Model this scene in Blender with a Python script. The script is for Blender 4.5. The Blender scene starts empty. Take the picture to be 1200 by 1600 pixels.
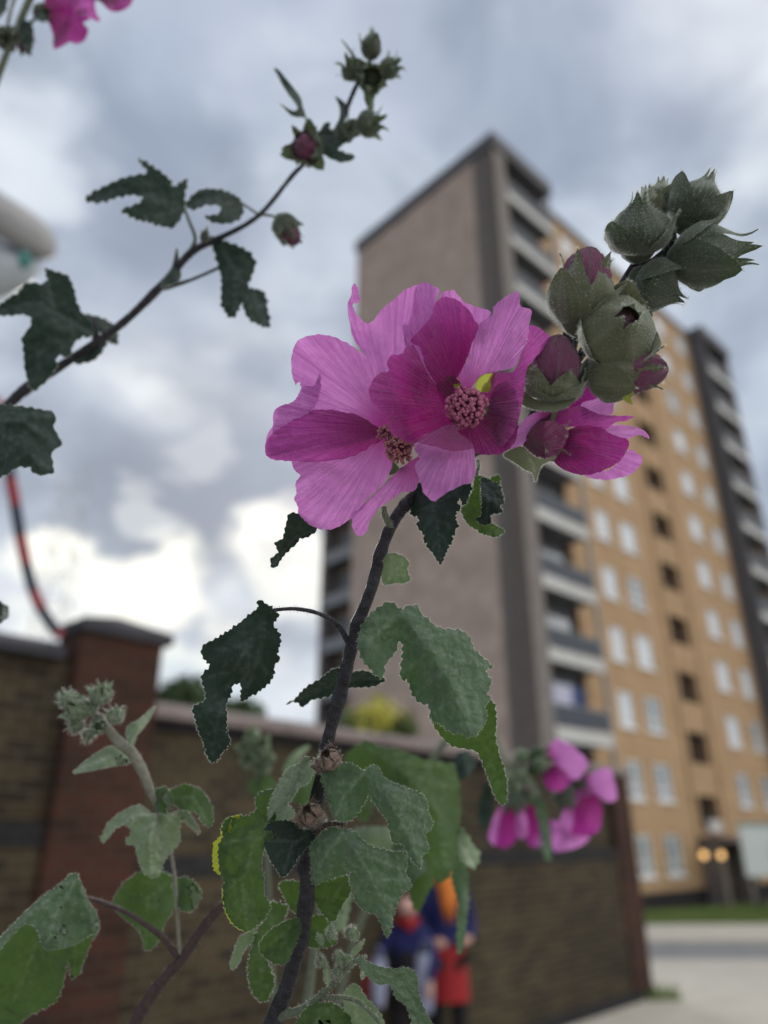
import bpy, math, random
import numpy as np
from mathutils import Vector, Matrix, noise
from mathutils.geometry import delaunay_2d_cdt
R = math.radians
random.seed(7)
sc = bpy.context.scene
COL = sc.collection

# ---------------------------------------------------------------- camera
FPX = 1160.0; TH = math.atan(512/1160.0); CT, ST = math.cos(TH), math.sin(TH)
CAM = Vector((0, 0, 1.9))
cd = bpy.data.cameras.new("camera"); cam = bpy.data.objects.new("camera", cd); COL.objects.link(cam)
cam.location = CAM; cam.rotation_euler = (R(90)+TH, 0, 0)
cd.sensor_fit = 'VERTICAL'; cd.sensor_height = 36; cd.lens = FPX/1600*36
cd.clip_start = 0.02; cd.clip_end = 3000
cd.dof.use_dof = True; cd.dof.focus_distance = 0.345; cd.dof.aperture_fstop = 4.1; cd.dof.aperture_blades = 0
sc.camera = cam

# ---------------------------------------------------------------- world + sun
SUN_AZ, SUN_EL = R(-13), R(24)          # behind the clouds, low in front of the camera
wd = bpy.data.worlds.new("World"); sc.world = wd; wd.use_nodes = True
nt = wd.node_tree; nt.nodes.clear()
def N(tree, kind, **kw):
    n = tree.nodes.new(kind)
    for k, v in kw.items():
        if k.startswith('i_'):
            key = k[2:]; key = int(key) if key.isdigit() else key.replace('_', ' ')
            n.inputs[key].default_value = v
        else: setattr(n, k, v)
    return n
def ramp(tree, stops, interp='EASE'):
    n = tree.nodes.new('ShaderNodeValToRGB'); n.color_ramp.interpolation = interp
    e = n.color_ramp.elements
    while len(e) < len(stops): e.new(0.5)
    for i, (p, c) in enumerate(stops):
        e[i].position = p; e[i].color = (*c, 1) if len(c) == 3 else c
    return n
L = nt.links
sky = N(nt, 'ShaderNodeTexSky', sky_type='NISHITA', sun_disc=False, sun_elevation=SUN_EL, sun_rotation=SUN_AZ)
skybg = N(nt, 'ShaderNodeBackground', i_Strength=0.06); L.new(sky.outputs[0], skybg.inputs[0])
tc = N(nt, 'ShaderNodeTexCoord')
mp = N(nt, 'ShaderNodeMapping'); mp.inputs['Scale'].default_value = (1.0, 1.0, 1.7); mp.inputs['Location'].default_value = (3.1, 0.35, 0.7)
L.new(tc.outputs['Generated'], mp.inputs[0])
n1 = N(nt, 'ShaderNodeTexNoise', i_Scale=4.6, i_Detail=5.0, i_Roughness=0.5, i_Distortion=0.3)
L.new(mp.outputs[0], n1.inputs['Vector'])
cl = ramp(nt, [(0.33, (.30, .35, .44)), (0.46, (.46, .525, .63)), (0.57, (.66, .73, .83)), (0.70, (.95, .99, 1.03))], 'B_SPLINE')
L.new(n1.outputs['Fac'], cl.inputs[0])
def vdir(px, py):
    x = (px-600)/FPX; y = -(py-800)/FPX
    return Vector((x, CT-y*ST, ST+y*CT)).normalized()
def spot(direction, inner, outer, power=1.0):
    """0..1 factor that rises towards a direction of the sky (inner/outer half angles in degrees)"""
    dp = N(nt, 'ShaderNodeVectorMath', operation='DOT_PRODUCT'); dp.inputs[1].default_value = direction
    nm = N(nt, 'ShaderNodeVectorMath', operation='NORMALIZE'); L.new(tc.outputs['Generated'], nm.inputs[0]); L.new(nm.outputs[0], dp.inputs[0])
    # wobble the edge of the bright gap with the cloud noise
    ad = N(nt, 'ShaderNodeMath', operation='MULTIPLY_ADD'); L.new(n2.outputs['Fac'], ad.inputs[0]); ad.inputs[1].default_value = 0.036*outer/12; ad.inputs[2].default_value = -0.018*outer/12
    a2 = N(nt, 'ShaderNodeMath', operation='ADD'); L.new(dp.outputs['Value'], a2.inputs[0]); L.new(ad.outputs[0], a2.inputs[1])
    mr = N(nt, 'ShaderNodeMapRange', interpolation_type='SMOOTHSTEP'); L.new(a2.outputs[0], mr.inputs[0])
    mr.inputs[1].default_value = math.cos(R(outer)); mr.inputs[2].default_value = math.cos(R(inner))
    return mr.outputs[0]
n2 = N(nt, 'ShaderNodeTexNoise', i_Scale=7.5, i_Detail=3.0, i_Roughness=0.5)
L.new(mp.outputs[0], n2.inputs['Vector'])
cur = cl.outputs[0]
def mixcol(a, fac_socket, col, k=1.0):
    m = N(nt, 'ShaderNodeMix', data_type='RGBA'); m.inputs[7].default_value = (*col, 1)
    kk = N(nt, 'ShaderNodeMath', operation='MULTIPLY'); L.new(fac_socket, kk.inputs[0]); kk.inputs[1].default_value = k
    L.new(kk.outputs[0], m.inputs[0]); L.new(a, m.inputs[6]); return m.outputs[2]
# darker cloud masses and bright gaps where the photograph shows them
for (px, py, i_, o_, c_, k_) in [
    (270, 110, 1, 11, (.36, .43, .57), .6), (250, 400, 1, 12, (.36, .42, .54), .45), (340, 760, 1, 13, (.29, .34, .44), .75),
    (220, 800, 1, 8, (.28, .33, .42), .6), (900, 60, 2, 16, (.40, .47, .62), .45), (1180, 560, 2, 10, (.48, .56, .68), .5),
    (40, 190, 0, 6, (.86, .92, 1.0), .8), (330, 50, 1, 7, (.55, .62, .78), .4), (500, 310, 1, 8, (.62, .69, .80), .5), (560, 110, 1, 7, (.60, .66, .80), .4),
    (300, 690, 0, 3.2, (.74, .78, .84), .55), (205, 810, 0, 2.5, (.78, .82, .85), .6),
    (110, 915, 0, 5, (1.25, 1.25, 1.15), 1), (250, 950, 0, 5.2, (1.2, 1.2, 1.1), 1), (450, 885, 0, 5.4, (1.3, 1.28, 1.18), 1), (380, 935, 0, 4, (.62, .66, .70), .55), (380, 1000, 0, 5, (.85, .90, .90), .8), (470, 950, 0, 4.0, (.9, .93, .92), .8),
    (330, 1080, 0, 6, (.62, .73, .82), .8), (490, 830, 0, 4, (.85, .85, .85), .5), (345, 965, 0, 4.5, (1.1, 1.1, 1.03), .9)]:
    cur = mixcol(cur, spot(vdir(px, py), i_, o_), c_, k_)
# unseen glow added to the sky behind right, to brighten facade and foreground
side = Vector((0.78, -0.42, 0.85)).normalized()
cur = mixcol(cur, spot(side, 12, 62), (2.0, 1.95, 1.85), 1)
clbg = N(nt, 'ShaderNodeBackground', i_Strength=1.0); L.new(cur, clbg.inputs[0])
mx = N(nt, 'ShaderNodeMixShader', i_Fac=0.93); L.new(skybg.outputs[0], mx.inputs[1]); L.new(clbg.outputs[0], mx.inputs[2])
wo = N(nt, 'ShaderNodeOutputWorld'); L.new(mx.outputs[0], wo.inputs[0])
sd = bpy.data.lights.new("sun", 'SUN'); sd.energy = 1.8; sd.angle = R(14); sd.color = (1, .96, .9)
sun = bpy.data.objects.new("sun", sd); COL.objects.link(sun)
sundir = Vector((math.sin(SUN_AZ)*math.cos(SUN_EL), math.cos(SUN_AZ)*math.cos(SUN_EL), math.sin(SUN_EL)))
sun.rotation_euler = (-sundir).to_track_quat('-Z', 'Y').to_euler()
vs = sc.view_settings; vs.view_transform = 'Standard'; vs.look = 'None'; vs.gamma = 1; vs.exposure = 0.0; vs.use_curve_mapping = False

# ---------------------------------------------------------------- helpers
RIGHT = Vector((1, 0, 0)); UP = Vector((0, -ST, CT)); FWD = Vector((0, CT, ST)); TOCAM = -FWD
def P(px, py, d):
    px = float(px); py = float(py); d = float(d)
    return CAM + d*((px-600)/FPX*RIGHT - (py-800)/FPX*UP + FWD)
def ray(px, py): return (px-600)/FPX*RIGHT - (py-800)/FPX*UP + FWD
def on_ground(px, py, z=0.0):
    r = ray(px, py); return CAM + (z-CAM.z)/r.z*r
def crop(x0, y0, s):
    return lambda pts: [(x0+p[0]/s, y0+p[1]/s)+tuple(p[2:]) for p in pts]
def tag(o, label=None, cat=None, group=None, kind=None):
    if label: o['label'] = label
    if cat: o['category'] = cat
    if group: o['group'] = group
    if kind: o['kind'] = kind
    return o
def empty(name, loc, rz=0, **kw):
    o = bpy.data.objects.new(name, None); COL.objects.link(o); o.location = loc; o.rotation_euler = (0, 0, rz)
    o.empty_display_size = 0.05
    o['org'] = tuple(loc); return tag(o, **kw)
class MB:
    def __init__(s): s.v = []; s.f = []; s.m = []; s.uv = []; s.uv2 = []; s.mi = 0
    def add(s, vs, fs, uvs=None, mi=None, uv2=None):
        b = len(s.v); s.v += [tuple(v) for v in vs]
        s.uv += list(uvs) if uvs is not None else [(0, 0)]*len(vs)
        s.uv2 += list(uv2) if uv2 is not None else [(v[0]*40, v[2]*40) for v in vs]
        s.f += [tuple(b+i for i in f) for f in fs]; s.m += [s.mi if mi is None else mi]*len(fs)
    def box(s, a, b, mi=None):
        x0, y0, z0 = a; x1, y1, z1 = b
        s.add([(x0,y0,z0),(x1,y0,z0),(x1,y1,z0),(x0,y1,z0),(x0,y0,z1),(x1,y0,z1),(x1,y1,z1),(x0,y1,z1)],
              [(0,3,2,1),(4,5,6,7),(0,1,5,4),(1,2,6,5),(2,3,7,6),(3,0,4,7)], mi=mi)
    def tube(s, pts, rad, n=8, mi=None, cap=True, jitter=0):
        pts = [Vector(p) for p in pts]; vs = []; fs = []; ref = None
        for i, p in enumerate(pts):
            t = (pts[min(i+1, len(pts)-1)]-pts[max(i-1, 0)])
            t = t.normalized() if t.length > 1e-12 else Vector((0, 0, 1))
            if ref is None: ref = t.orthogonal().normalized()
            a = (ref - t*ref.dot(t)); a = a.normalized() if a.length > 1e-9 else t.orthogonal().normalized(); ref = a
            b = t.cross(a); r = rad[i] if hasattr(rad, '__len__') else rad
            for k in range(n):
                rr = r*(1+jitter*(noise.noise(Vector((i*.7, k*1.3, 0)))))
                vs.append(p + rr*(math.cos(2*math.pi*k/n)*a + math.sin(2*math.pi*k/n)*b))
        for i in range(len(pts)-1):
            for k in range(n):
                k2 = (k+1) % n; fs.append((i*n+k, i*n+k2, (i+1)*n+k2, (i+1)*n+k))
        if cap: fs.append(tuple(range(n-1, -1, -1))); fs.append(tuple((len(pts)-1)*n+k for k in range(n)))
        s.add(vs, fs, mi=mi)
    def ball(s, c, r, seg=8, rings=6, mi=None, ax=(1, 1, 1), nz=0):
        c = Vector(c); vs = []; fs = []
        for i in range(rings+1):
            th = math.pi*i/rings
            for k in range(seg):
                ph = 2*math.pi*k/seg
                d = Vector((math.sin(th)*math.cos(ph)*ax[0], math.sin(th)*math.sin(ph)*ax[1], math.cos(th)*ax[2]))
                q = 1+nz*noise.noise(c*900+d*2.0) if nz else 1
                vs.append(c + d*r*q)
        for i in range(rings):
            for k in range(seg):
                k2 = (k+1) % seg; fs.append((i*seg+k, (i+1)*seg+k, (i+1)*seg+k2, i*seg+k2))
        s.add(vs, fs, mi=mi)
    def build(s, name, mats, parent=None, smooth=True, org=None):
        me = bpy.data.meshes.new(name)
        if org is None: org = Vector(parent['org']) if (parent is not None and 'org' in parent) else Vector((0, 0, 0))
        org = Vector(org)
        me.from_pydata([tuple(Vector(v)-org) for v in s.v], [], s.f)
        if not isinstance(mats, (list, tuple)): mats = [mats]
        for m in mats: me.materials.append(m)
        me.polygons.foreach_set('material_index', s.m)
        uvl = me.uv_layers.new(name='UVMap')
        li = np.zeros(len(me.loops), dtype=np.int32); me.loops.foreach_get('vertex_index', li)
        uvl.data.foreach_set('uv', np.array(s.uv, dtype=np.float32)[li].ravel())
        if any(m.name.startswith(('leaf', 'sepal')) for m in mats):
            u2 = me.uv_layers.new(name='Plan'); u2.data.foreach_set('uv', np.array(s.uv2, dtype=np.float32)[li].ravel())
        if smooth: me.polygons.foreach_set('use_smooth', [True]*len(me.polygons))
        me.update()
        o = bpy.data.objects.new(name, me); COL.objects.link(o)
        if parent is not None: o.parent = parent; o['org'] = tuple(org)
        else: o.location = org
        return o
def smooth_path(pts, n=6):
    pts = [Vector(p) for p in pts]; out = []
    for i in range(len(pts)-1):
        p0 = pts[max(i-1, 0)]; p1 = pts[i]; p2 = pts[i+1]; p3 = pts[min(i+2, len(pts)-1)]
        for k in range(n):
            t = k/n
            out.append(0.5*((2*p1)+(p2-p0)*t+(2*p0-5*p1+4*p2-p3)*t*t+(3*p1-p0-3*p2+p3)*t**3))
    out.append(pts[-1]); return out
def closed_smooth(pts, step):
    n = len(pts); out = []
    for i in range(n):
        p0, p1, p2, p3 = [np.array(pts[(i+k) % n][:2], float) for k in (-1, 0, 1, 2)]
        m = max(1, int(round(np.linalg.norm(p2-p1)/step)))
        for k in range(m):
            t = k/m
            out.append(0.5*((2*p1)+(p2-p0)*t+(2*p0-5*p1+4*p2-p3)*t*t+(3*p1-p0-3*p2+p3)*t**3))
    return np.array(out)

# ---------------------------------------------------------------- materials
MAT = {}
def newmat(name):
    m = bpy.data.materials.new(name); m.use_nodes = True; t = m.node_tree; t.nodes.clear(); MAT[name] = m; return m, t
def out(t, sh): o = N(t, 'ShaderNodeOutputMaterial'); t.links.new(sh, o.inputs[0])
def plain(name, col, rough=0.6, var=0.12, scale=8, bump=0.0, metal=0, coords='Object', spec=0.4):
    m, t = newmat(name); l = t.links
    b = N(t, 'ShaderNodeBsdfPrincipled', i_Roughness=rough, i_Metallic=metal); b.inputs['Specular IOR Level'].default_value = spec
    c = N(t, 'ShaderNodeTexCoord'); nz = N(t, 'ShaderNodeTexNoise', i_Scale=scale, i_Detail=5.0, i_Roughness=0.6); l.new(c.outputs[coords], nz.inputs['Vector'])
    r = ramp(t, [(0.25, tuple(x*(1-var) for x in col)), (0.75, tuple(min(1, x*(1+var)) for x in col))], 'LINEAR')
    l.new(nz.outputs['Fac'], r.inputs[0]); l.new(r.outputs[0], b.inputs['Base Color'])
    if bump:
        bp = N(t, 'ShaderNodeBump', i_Strength=bump, i_Distance=0.01); l.new(nz.outputs['Fac'], bp.inputs['Height']); l.new(bp.outputs[0], b.inputs['Normal'])
    out(t, b.outputs[0]); return m
def petal_mat(name, outer, inner, vein, trans=0.5, centre=(0.05, 0.45), streak=26):
    """two-sided translucent petal: pigment deepens to the throat, radiating veins in u (angle) v (radius)"""
    m, t = newmat(name); l = t.links
    uv = N(t, 'ShaderNodeUVMap'); sp = N(t, 'ShaderNodeSeparateXYZ'); l.new(uv.outputs[0], sp.inputs[0])
    mp_ = N(t, 'ShaderNodeMapping'); mp_.inputs['Scale'].default_value = (streak, 1.6, 1); l.new(uv.outputs[0], mp_.inputs[0])
    nz = N(t, 'ShaderNodeTexNoise', i_Scale=1.0, i_Detail=4.0, i_Roughness=0.62, i_Distortion=0.35); l.new(mp_.outputs[0], nz.inputs['Vector'])
    st = ramp(t, [(0.36, (0, 0, 0)), (0.47, (.5, .5, .5)), (0.62, (1, 1, 1))], 'EASE'); l.new(nz.outputs['Fac'], st.inputs[0])
    gr = N(t, 'ShaderNodeMapRange', interpolation_type='SMOOTHSTEP'); gr.inputs[1].default_value = centre[0]; gr.inputs[2].default_value = centre[1]; l.new(sp.outputs[1], gr.inputs[0])
    c1 = N(t, 'ShaderNodeMix', data_type='RGBA'); c1.inputs[6].default_value = (*inner, 1); c1.inputs[7].default_value = (*outer, 1); l.new(gr.outputs[0], c1.inputs[0])
    # blotchy pigment
    oc = N(t, 'ShaderNodeTexCoord'); nb = N(t, 'ShaderNodeTexNoise', i_Scale=60.0, i_Detail=3.0); l.new(oc.outputs['Object'], nb.inputs['Vector'])
    c2 = N(t, 'ShaderNodeMix', data_type='RGBA', blend_type='MULTIPLY'); l.new(c1.outputs[2], c2.inputs[6])
    rb = ramp(t, [(0.3, (.82, .78, .84)), (0.7, (1, 1, 1))]); l.new(nb.outputs['Fac'], rb.inputs[0]); l.new(rb.outputs[0], c2.inputs[7]); c2.inputs[0].default_value = 0.8
    inv = N(t, 'ShaderNodeMath', operation='SUBTRACT'); inv.inputs[0].default_value = 1.0; l.new(st.outputs[0], inv.inputs[1])
    mv = N(t, 'ShaderNodeMath', operation='MULTIPLY'); l.new(inv.outputs[0], mv.inputs[0]); mv.inputs[1].default_value = 0.48
    c3 = N(t, 'ShaderNodeMix', data_type='RGBA'); l.new(mv.outputs[0], c3.inputs[0]); l.new(c2.outputs[2], c3.inputs[6]); c3.inputs[7].default_value = (*vein, 1)
    nf = N(t, 'ShaderNodeTexNoise', i_Scale=330.0, i_Detail=3.0, i_Roughness=0.6); l.new(oc.outputs['Object'], nf.inputs['Vector'])
    hh = N(t, 'ShaderNodeMath', operation='MULTIPLY_ADD'); l.new(nf.outputs['Fac'], hh.inputs[0]); hh.inputs[1].default_value = 0.5; l.new(nz.outputs['Fac'], hh.inputs[2])
    bp = N(t, 'ShaderNodeBump', i_Strength=1.0, i_Distance=0.0036); l.new(hh.outputs[0], bp.inputs['Height'])
    pb = N(t, 'ShaderNodeBsdfPrincipled', i_Roughness=0.5); pb.inputs['Specular IOR Level'].default_value = 0.25
    pb.inputs['Sheen Weight'].default_value = 0.4; pb.inputs['Sheen Roughness'].default_value = 0.4
    l.new(c3.outputs[2], pb.inputs['Base Color']); l.new(bp.outputs[0], pb.inputs['Normal'])
    tr = N(t, 'ShaderNodeBsdfTranslucent'); l.new(c3.outputs[2], tr.inputs[0]); l.new(bp.outputs[0], tr.inputs[1])
    mx = N(t, 'ShaderNodeMixShader', i_Fac=trans); l.new(pb.outputs[0], mx.inputs[1]); l.new(tr.outputs[0], mx.inputs[2]); out(t, mx.outputs[0])
    return m
def leaf_mat(name, top, under, trans_col, trans=0.28, sheen=0.35, net=1.0, bump=.55, mott=1.0):
    m, t = newmat(name); l = t.links
    oc = N(t, 'ShaderNodeTexCoord'); uv = N(t, 'ShaderNodeUVMap')
    nb = N(t, 'ShaderNodeTexNoise', i_Scale=70.0, i_Detail=5.0, i_Roughness=0.65); l.new(oc.outputs['Object'], nb.inputs['Vector'])
    pl = N(t, 'ShaderNodeUVMap', uv_map='Plan'); uv.uv_map = 'UVMap'
    nd = N(t, 'ShaderNodeTexNoise', noise_dimensions='2D', i_Scale=5.0, i_Detail=2.0); l.new(pl.outputs[0], nd.inputs['Vector'])
    dm = N(t, 'ShaderNodeVectorMath', operation='MULTIPLY_ADD'); l.new(nd.outputs['Color'], dm.inputs[0]); dm.inputs[1].default_value = (.16, .16, 0); l.new(pl.outputs[0], dm.inputs[2])
    vo = N(t, 'ShaderNodeTexVoronoi', voronoi_dimensions='2D', feature='SMOOTH_F1', i_Scale=7.5); vo.inputs['Smoothness'].default_value = .35; l.new(dm.outputs[0], vo.inputs['Vector'])
    vr = N(t, 'ShaderNodeMath', operation='MULTIPLY'); vr.inputs[1].default_value = -2.2; l.new(vo.outputs['Distance'], vr.inputs[0])
    geo = N(t, 'ShaderNodeNewGeometry')
    cm = N(t, 'ShaderNodeMix', data_type='RGBA'); l.new(geo.outputs['Backfacing'], cm.inputs[0]); cm.inputs[6].default_value = (*top, 1); cm.inputs[7].default_value = (*under, 1)
    r = ramp(t, [(0.3, tuple(1+(v-1)*mott for v in (.66, .70, .66))), (0.7, tuple(1+(v-1)*mott for v in (1.25, 1.2, 1.2)))], 'LINEAR'); l.new(nb.outputs['Fac'], r.inputs[0])
    c2 = N(t, 'ShaderNodeMix', data_type='RGBA', blend_type='MULTIPLY', i_Factor=1.0); c2.inputs[0].default_value = 1; l.new(cm.outputs[2], c2.inputs[6]); l.new(r.outputs[0], c2.inputs[7])
    # veins carry pale down
    sp = N(t, 'ShaderNodeSeparateXYZ'); l.new(uv.outputs[0], sp.inputs[0])
    c3 = N(t, 'ShaderNodeMix', data_type='RGBA'); l.new(sp.outputs[0], c3.inputs[0]); l.new(c2.outputs[2], c3.inputs[6]); c3.inputs[7].default_value = (min(1, top[0]*1.9+.03), min(1, top[1]*1.6+.03), min(1, top[2]*1.9+.03), 1)
    hh = N(t, 'ShaderNodeMath', operation='MULTIPLY_ADD'); l.new(vr.outputs[0], hh.inputs[0]); hh.inputs[1].default_value = 0.55*net; l.new(nb.outputs['Fac'], hh.inputs[2])
    bp = N(t, 'ShaderNodeBump', i_Strength=bump, i_Distance=0.0020); l.new(hh.outputs[0], bp.inputs['Height'])
    pb = N(t, 'ShaderNodeBsdfPrincipled', i_Roughness=0.75); pb.inputs['Specular IOR Level'].default_value = 0.2
    pb.inputs['Sheen Weight'].default_value = sheen; pb.inputs['Sheen Roughness'].default_value = 0.45; pb.inputs['Sheen Tint'].default_value = (.85, .95, .9, 1)
    l.new(c3.outputs[2], pb.inputs['Base Color']); l.new(bp.outputs[0], pb.inputs['Normal'])
    tr = N(t, 'ShaderNodeBsdfTranslucent'); tr.inputs[0].default_value = (*trans_col, 1); l.new(bp.outputs[0], tr.inputs[1])
    mx = N(t, 'ShaderNodeMixShader', i_Fac=trans); l.new(pb.outputs[0], mx.inputs[1]); l.new(tr.outputs[0], mx.inputs[2]); out(t, mx.outputs[0])
    return m
def fuzz_mat(name, col, k=0.6):
    m, t = newmat(name); l = t.links
    d = N(t, 'ShaderNodeBsdfDiffuse'); d.inputs[0].default_value = (*col, 1); tr = N(t, 'ShaderNodeBsdfTranslucent'); tr.inputs[0].default_value = (*col, 1)
    mx = N(t, 'ShaderNodeMixShader', i_Fac=k); l.new(d.outputs[0], mx.inputs[1]); l.new(tr.outputs[0], mx.inputs[2]); out(t, mx.outputs[0]); return m
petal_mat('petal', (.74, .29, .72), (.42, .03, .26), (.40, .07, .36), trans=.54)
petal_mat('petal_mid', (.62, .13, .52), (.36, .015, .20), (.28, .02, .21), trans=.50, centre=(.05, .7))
petal_mat('petal_deep', (.50, .045, .38), (.28, .006, .13), (.18, .005, .12), trans=.44, centre=(.1, .98))  # deep throat pigment, with petal shade also put into the colour
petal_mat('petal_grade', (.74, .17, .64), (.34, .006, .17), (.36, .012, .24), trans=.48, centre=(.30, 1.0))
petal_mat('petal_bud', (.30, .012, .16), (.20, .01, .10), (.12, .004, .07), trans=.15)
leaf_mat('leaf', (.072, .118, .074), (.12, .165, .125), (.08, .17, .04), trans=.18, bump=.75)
leaf_mat('leaf_shaded', (.021, .037, .032), (.024, .042, .035), (.016, .042, .016), trans=.12, sheen=.10)  # shade of backlit leaves put into the colour, a darker copy of leaf
leaf_mat('leaf_green', (.050, .092, .038), (.09, .13, .07), (.075, .140, .022), trans=.36, sheen=.12)
leaf_mat('leaf_yellow', (.22, .27, .03), (.25, .30, .06), (.40, .44, .04), trans=.5, sheen=.1)
leaf_mat('leaf_pale', (.17, .22, .15), (.2, .24, .18), (.14, .24, .08), trans=.25)
leaf_mat('sepal', (.105, .118, .072), (.16, .17, .12), (.16, .19, .07), trans=.16, sheen=.6, net=.1, bump=.35, mott=.5)
leaf_mat('sepal_green', (.062, .080, .056), (.08, .1, .06), (.08, .14, .04), trans=.16, sheen=.5, net=.1, bump=.35, mott=.5)
leaf_mat('sepal_bright', (.30, .36, .06), (.3, .36, .06), (.5, .56, .09), trans=.5, net=.3)
fuzz_mat('down', (.66, .69, .64), .85); fuzz_mat('down_dim', (.24, .27, .25), .7)
plain('stem', (.030, .030, .040), .6, .75, 190, .9)
plain('stem_green', (.12, .145, .10), .7, .3, 260, .4)
plain('stem_pale', (.22, .22, .18), .7, .25, 260, .4)
plain('stem_brown', (.055, .035, .035), .6, .35, 260, .4)
plain('anther', (.34, .10, .18), .7, .4, 900)
plain('anther_buff', (.34, .15, .15), .7, .4, 900)
plain('dry', (.24, .17, .14), .9, .4, 400, .6)
# ---------------------------------------------------------------- botany helpers
def tps(ctrl):
    c = np.array(ctrl, float); n = len(c); s = 200.0
    X = c[:, :2]/s; y = c[:, 2]
    if n < 3:
        return lambda q: np.full(len(q), y.mean())
    def U(r2): return np.where(r2 > 0, r2*np.log(r2+1e-12)*0.5, 0)
    K = U(((X[:, None]-X[None])**2).sum(-1)) + np.eye(n)*1e-3
    Pm = np.hstack([np.ones((n, 1)), X]); A = np.block([[K, Pm], [Pm.T, np.zeros((3, 3))]])
    w = np.linalg.lstsq(A, np.concatenate([y, np.zeros(3)]), rcond=None)[0]
    def f(q):
        q = np.asarray(q, float)/s
        return U(((q[:, None]-X[None])**2).sum(-1))@w[:n] + w[n] + q@w[n+1:]
    return f
def inside(q, poly):
    x, y = q[:, 0], q[:, 1]; res = np.zeros(len(q), bool); n = len(poly)
    for i in range(n):
        x1, y1 = poly[i]; x2, y2 = poly[(i+1) % n]
        if y1 == y2: continue
        c = ((y1 > y) != (y2 > y)) & (x < (x2-x1)*(y-y1)/(y2-y1)+x1); res ^= c
    return res
def segdist(q, a, b):
    a = np.array(a[:2], float); b = np.array(b[:2], float); d = b-a; L2 = (d*d).sum()+1e-9
    t = np.clip(((q-a)@d)/L2, 0, 1); return np.linalg.norm(q-(a+t[:, None]*d), axis=1), t
def teeth(poly, size, amp, rng):
    """serrate an outline: small pointed teeth leaning along the edge"""
    P_ = np.array(poly); n = len(P_); seg = np.linalg.norm(np.roll(P_, -1, 0)-P_, axis=1); tot = seg.sum()
    area = 0.5*np.sum(P_[:, 0]*np.roll(P_[:, 1], -1)-np.roll(P_[:, 0], -1)*P_[:, 1]); sg = 1 if area > 0 else -1
    cum = np.concatenate([[0], np.cumsum(seg)]); k = max(6, int(tot/size)); outp = []
    edges = np.cumsum([1+0.6*(rng.random()-.5) for _ in range(k)]); edges = edges/edges[-1]*tot; prev = 0
    def at(s):
        s = s % tot; i = min(np.searchsorted(cum, s, side='right')-1, n-1); t = (s-cum[i])/max(seg[i], 1e-9)
        a = P_[i]; b = P_[(i+1) % n]; d = (b-a)/max(np.linalg.norm(b-a), 1e-9); return a+(b-a)*t, np.array([d[1], -d[0]])*sg
    for e in edges:
        w = e-prev; h = amp*(0.5+rng.random())
        for fr, hh in ((0.0, 0.0), (0.3, .45), (0.62, 1.0), (0.8, .55)):
            p, nn = at(prev+w*fr); outp.append(p+nn*h*hh)
        prev = e
    return np.array(outp)
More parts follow.
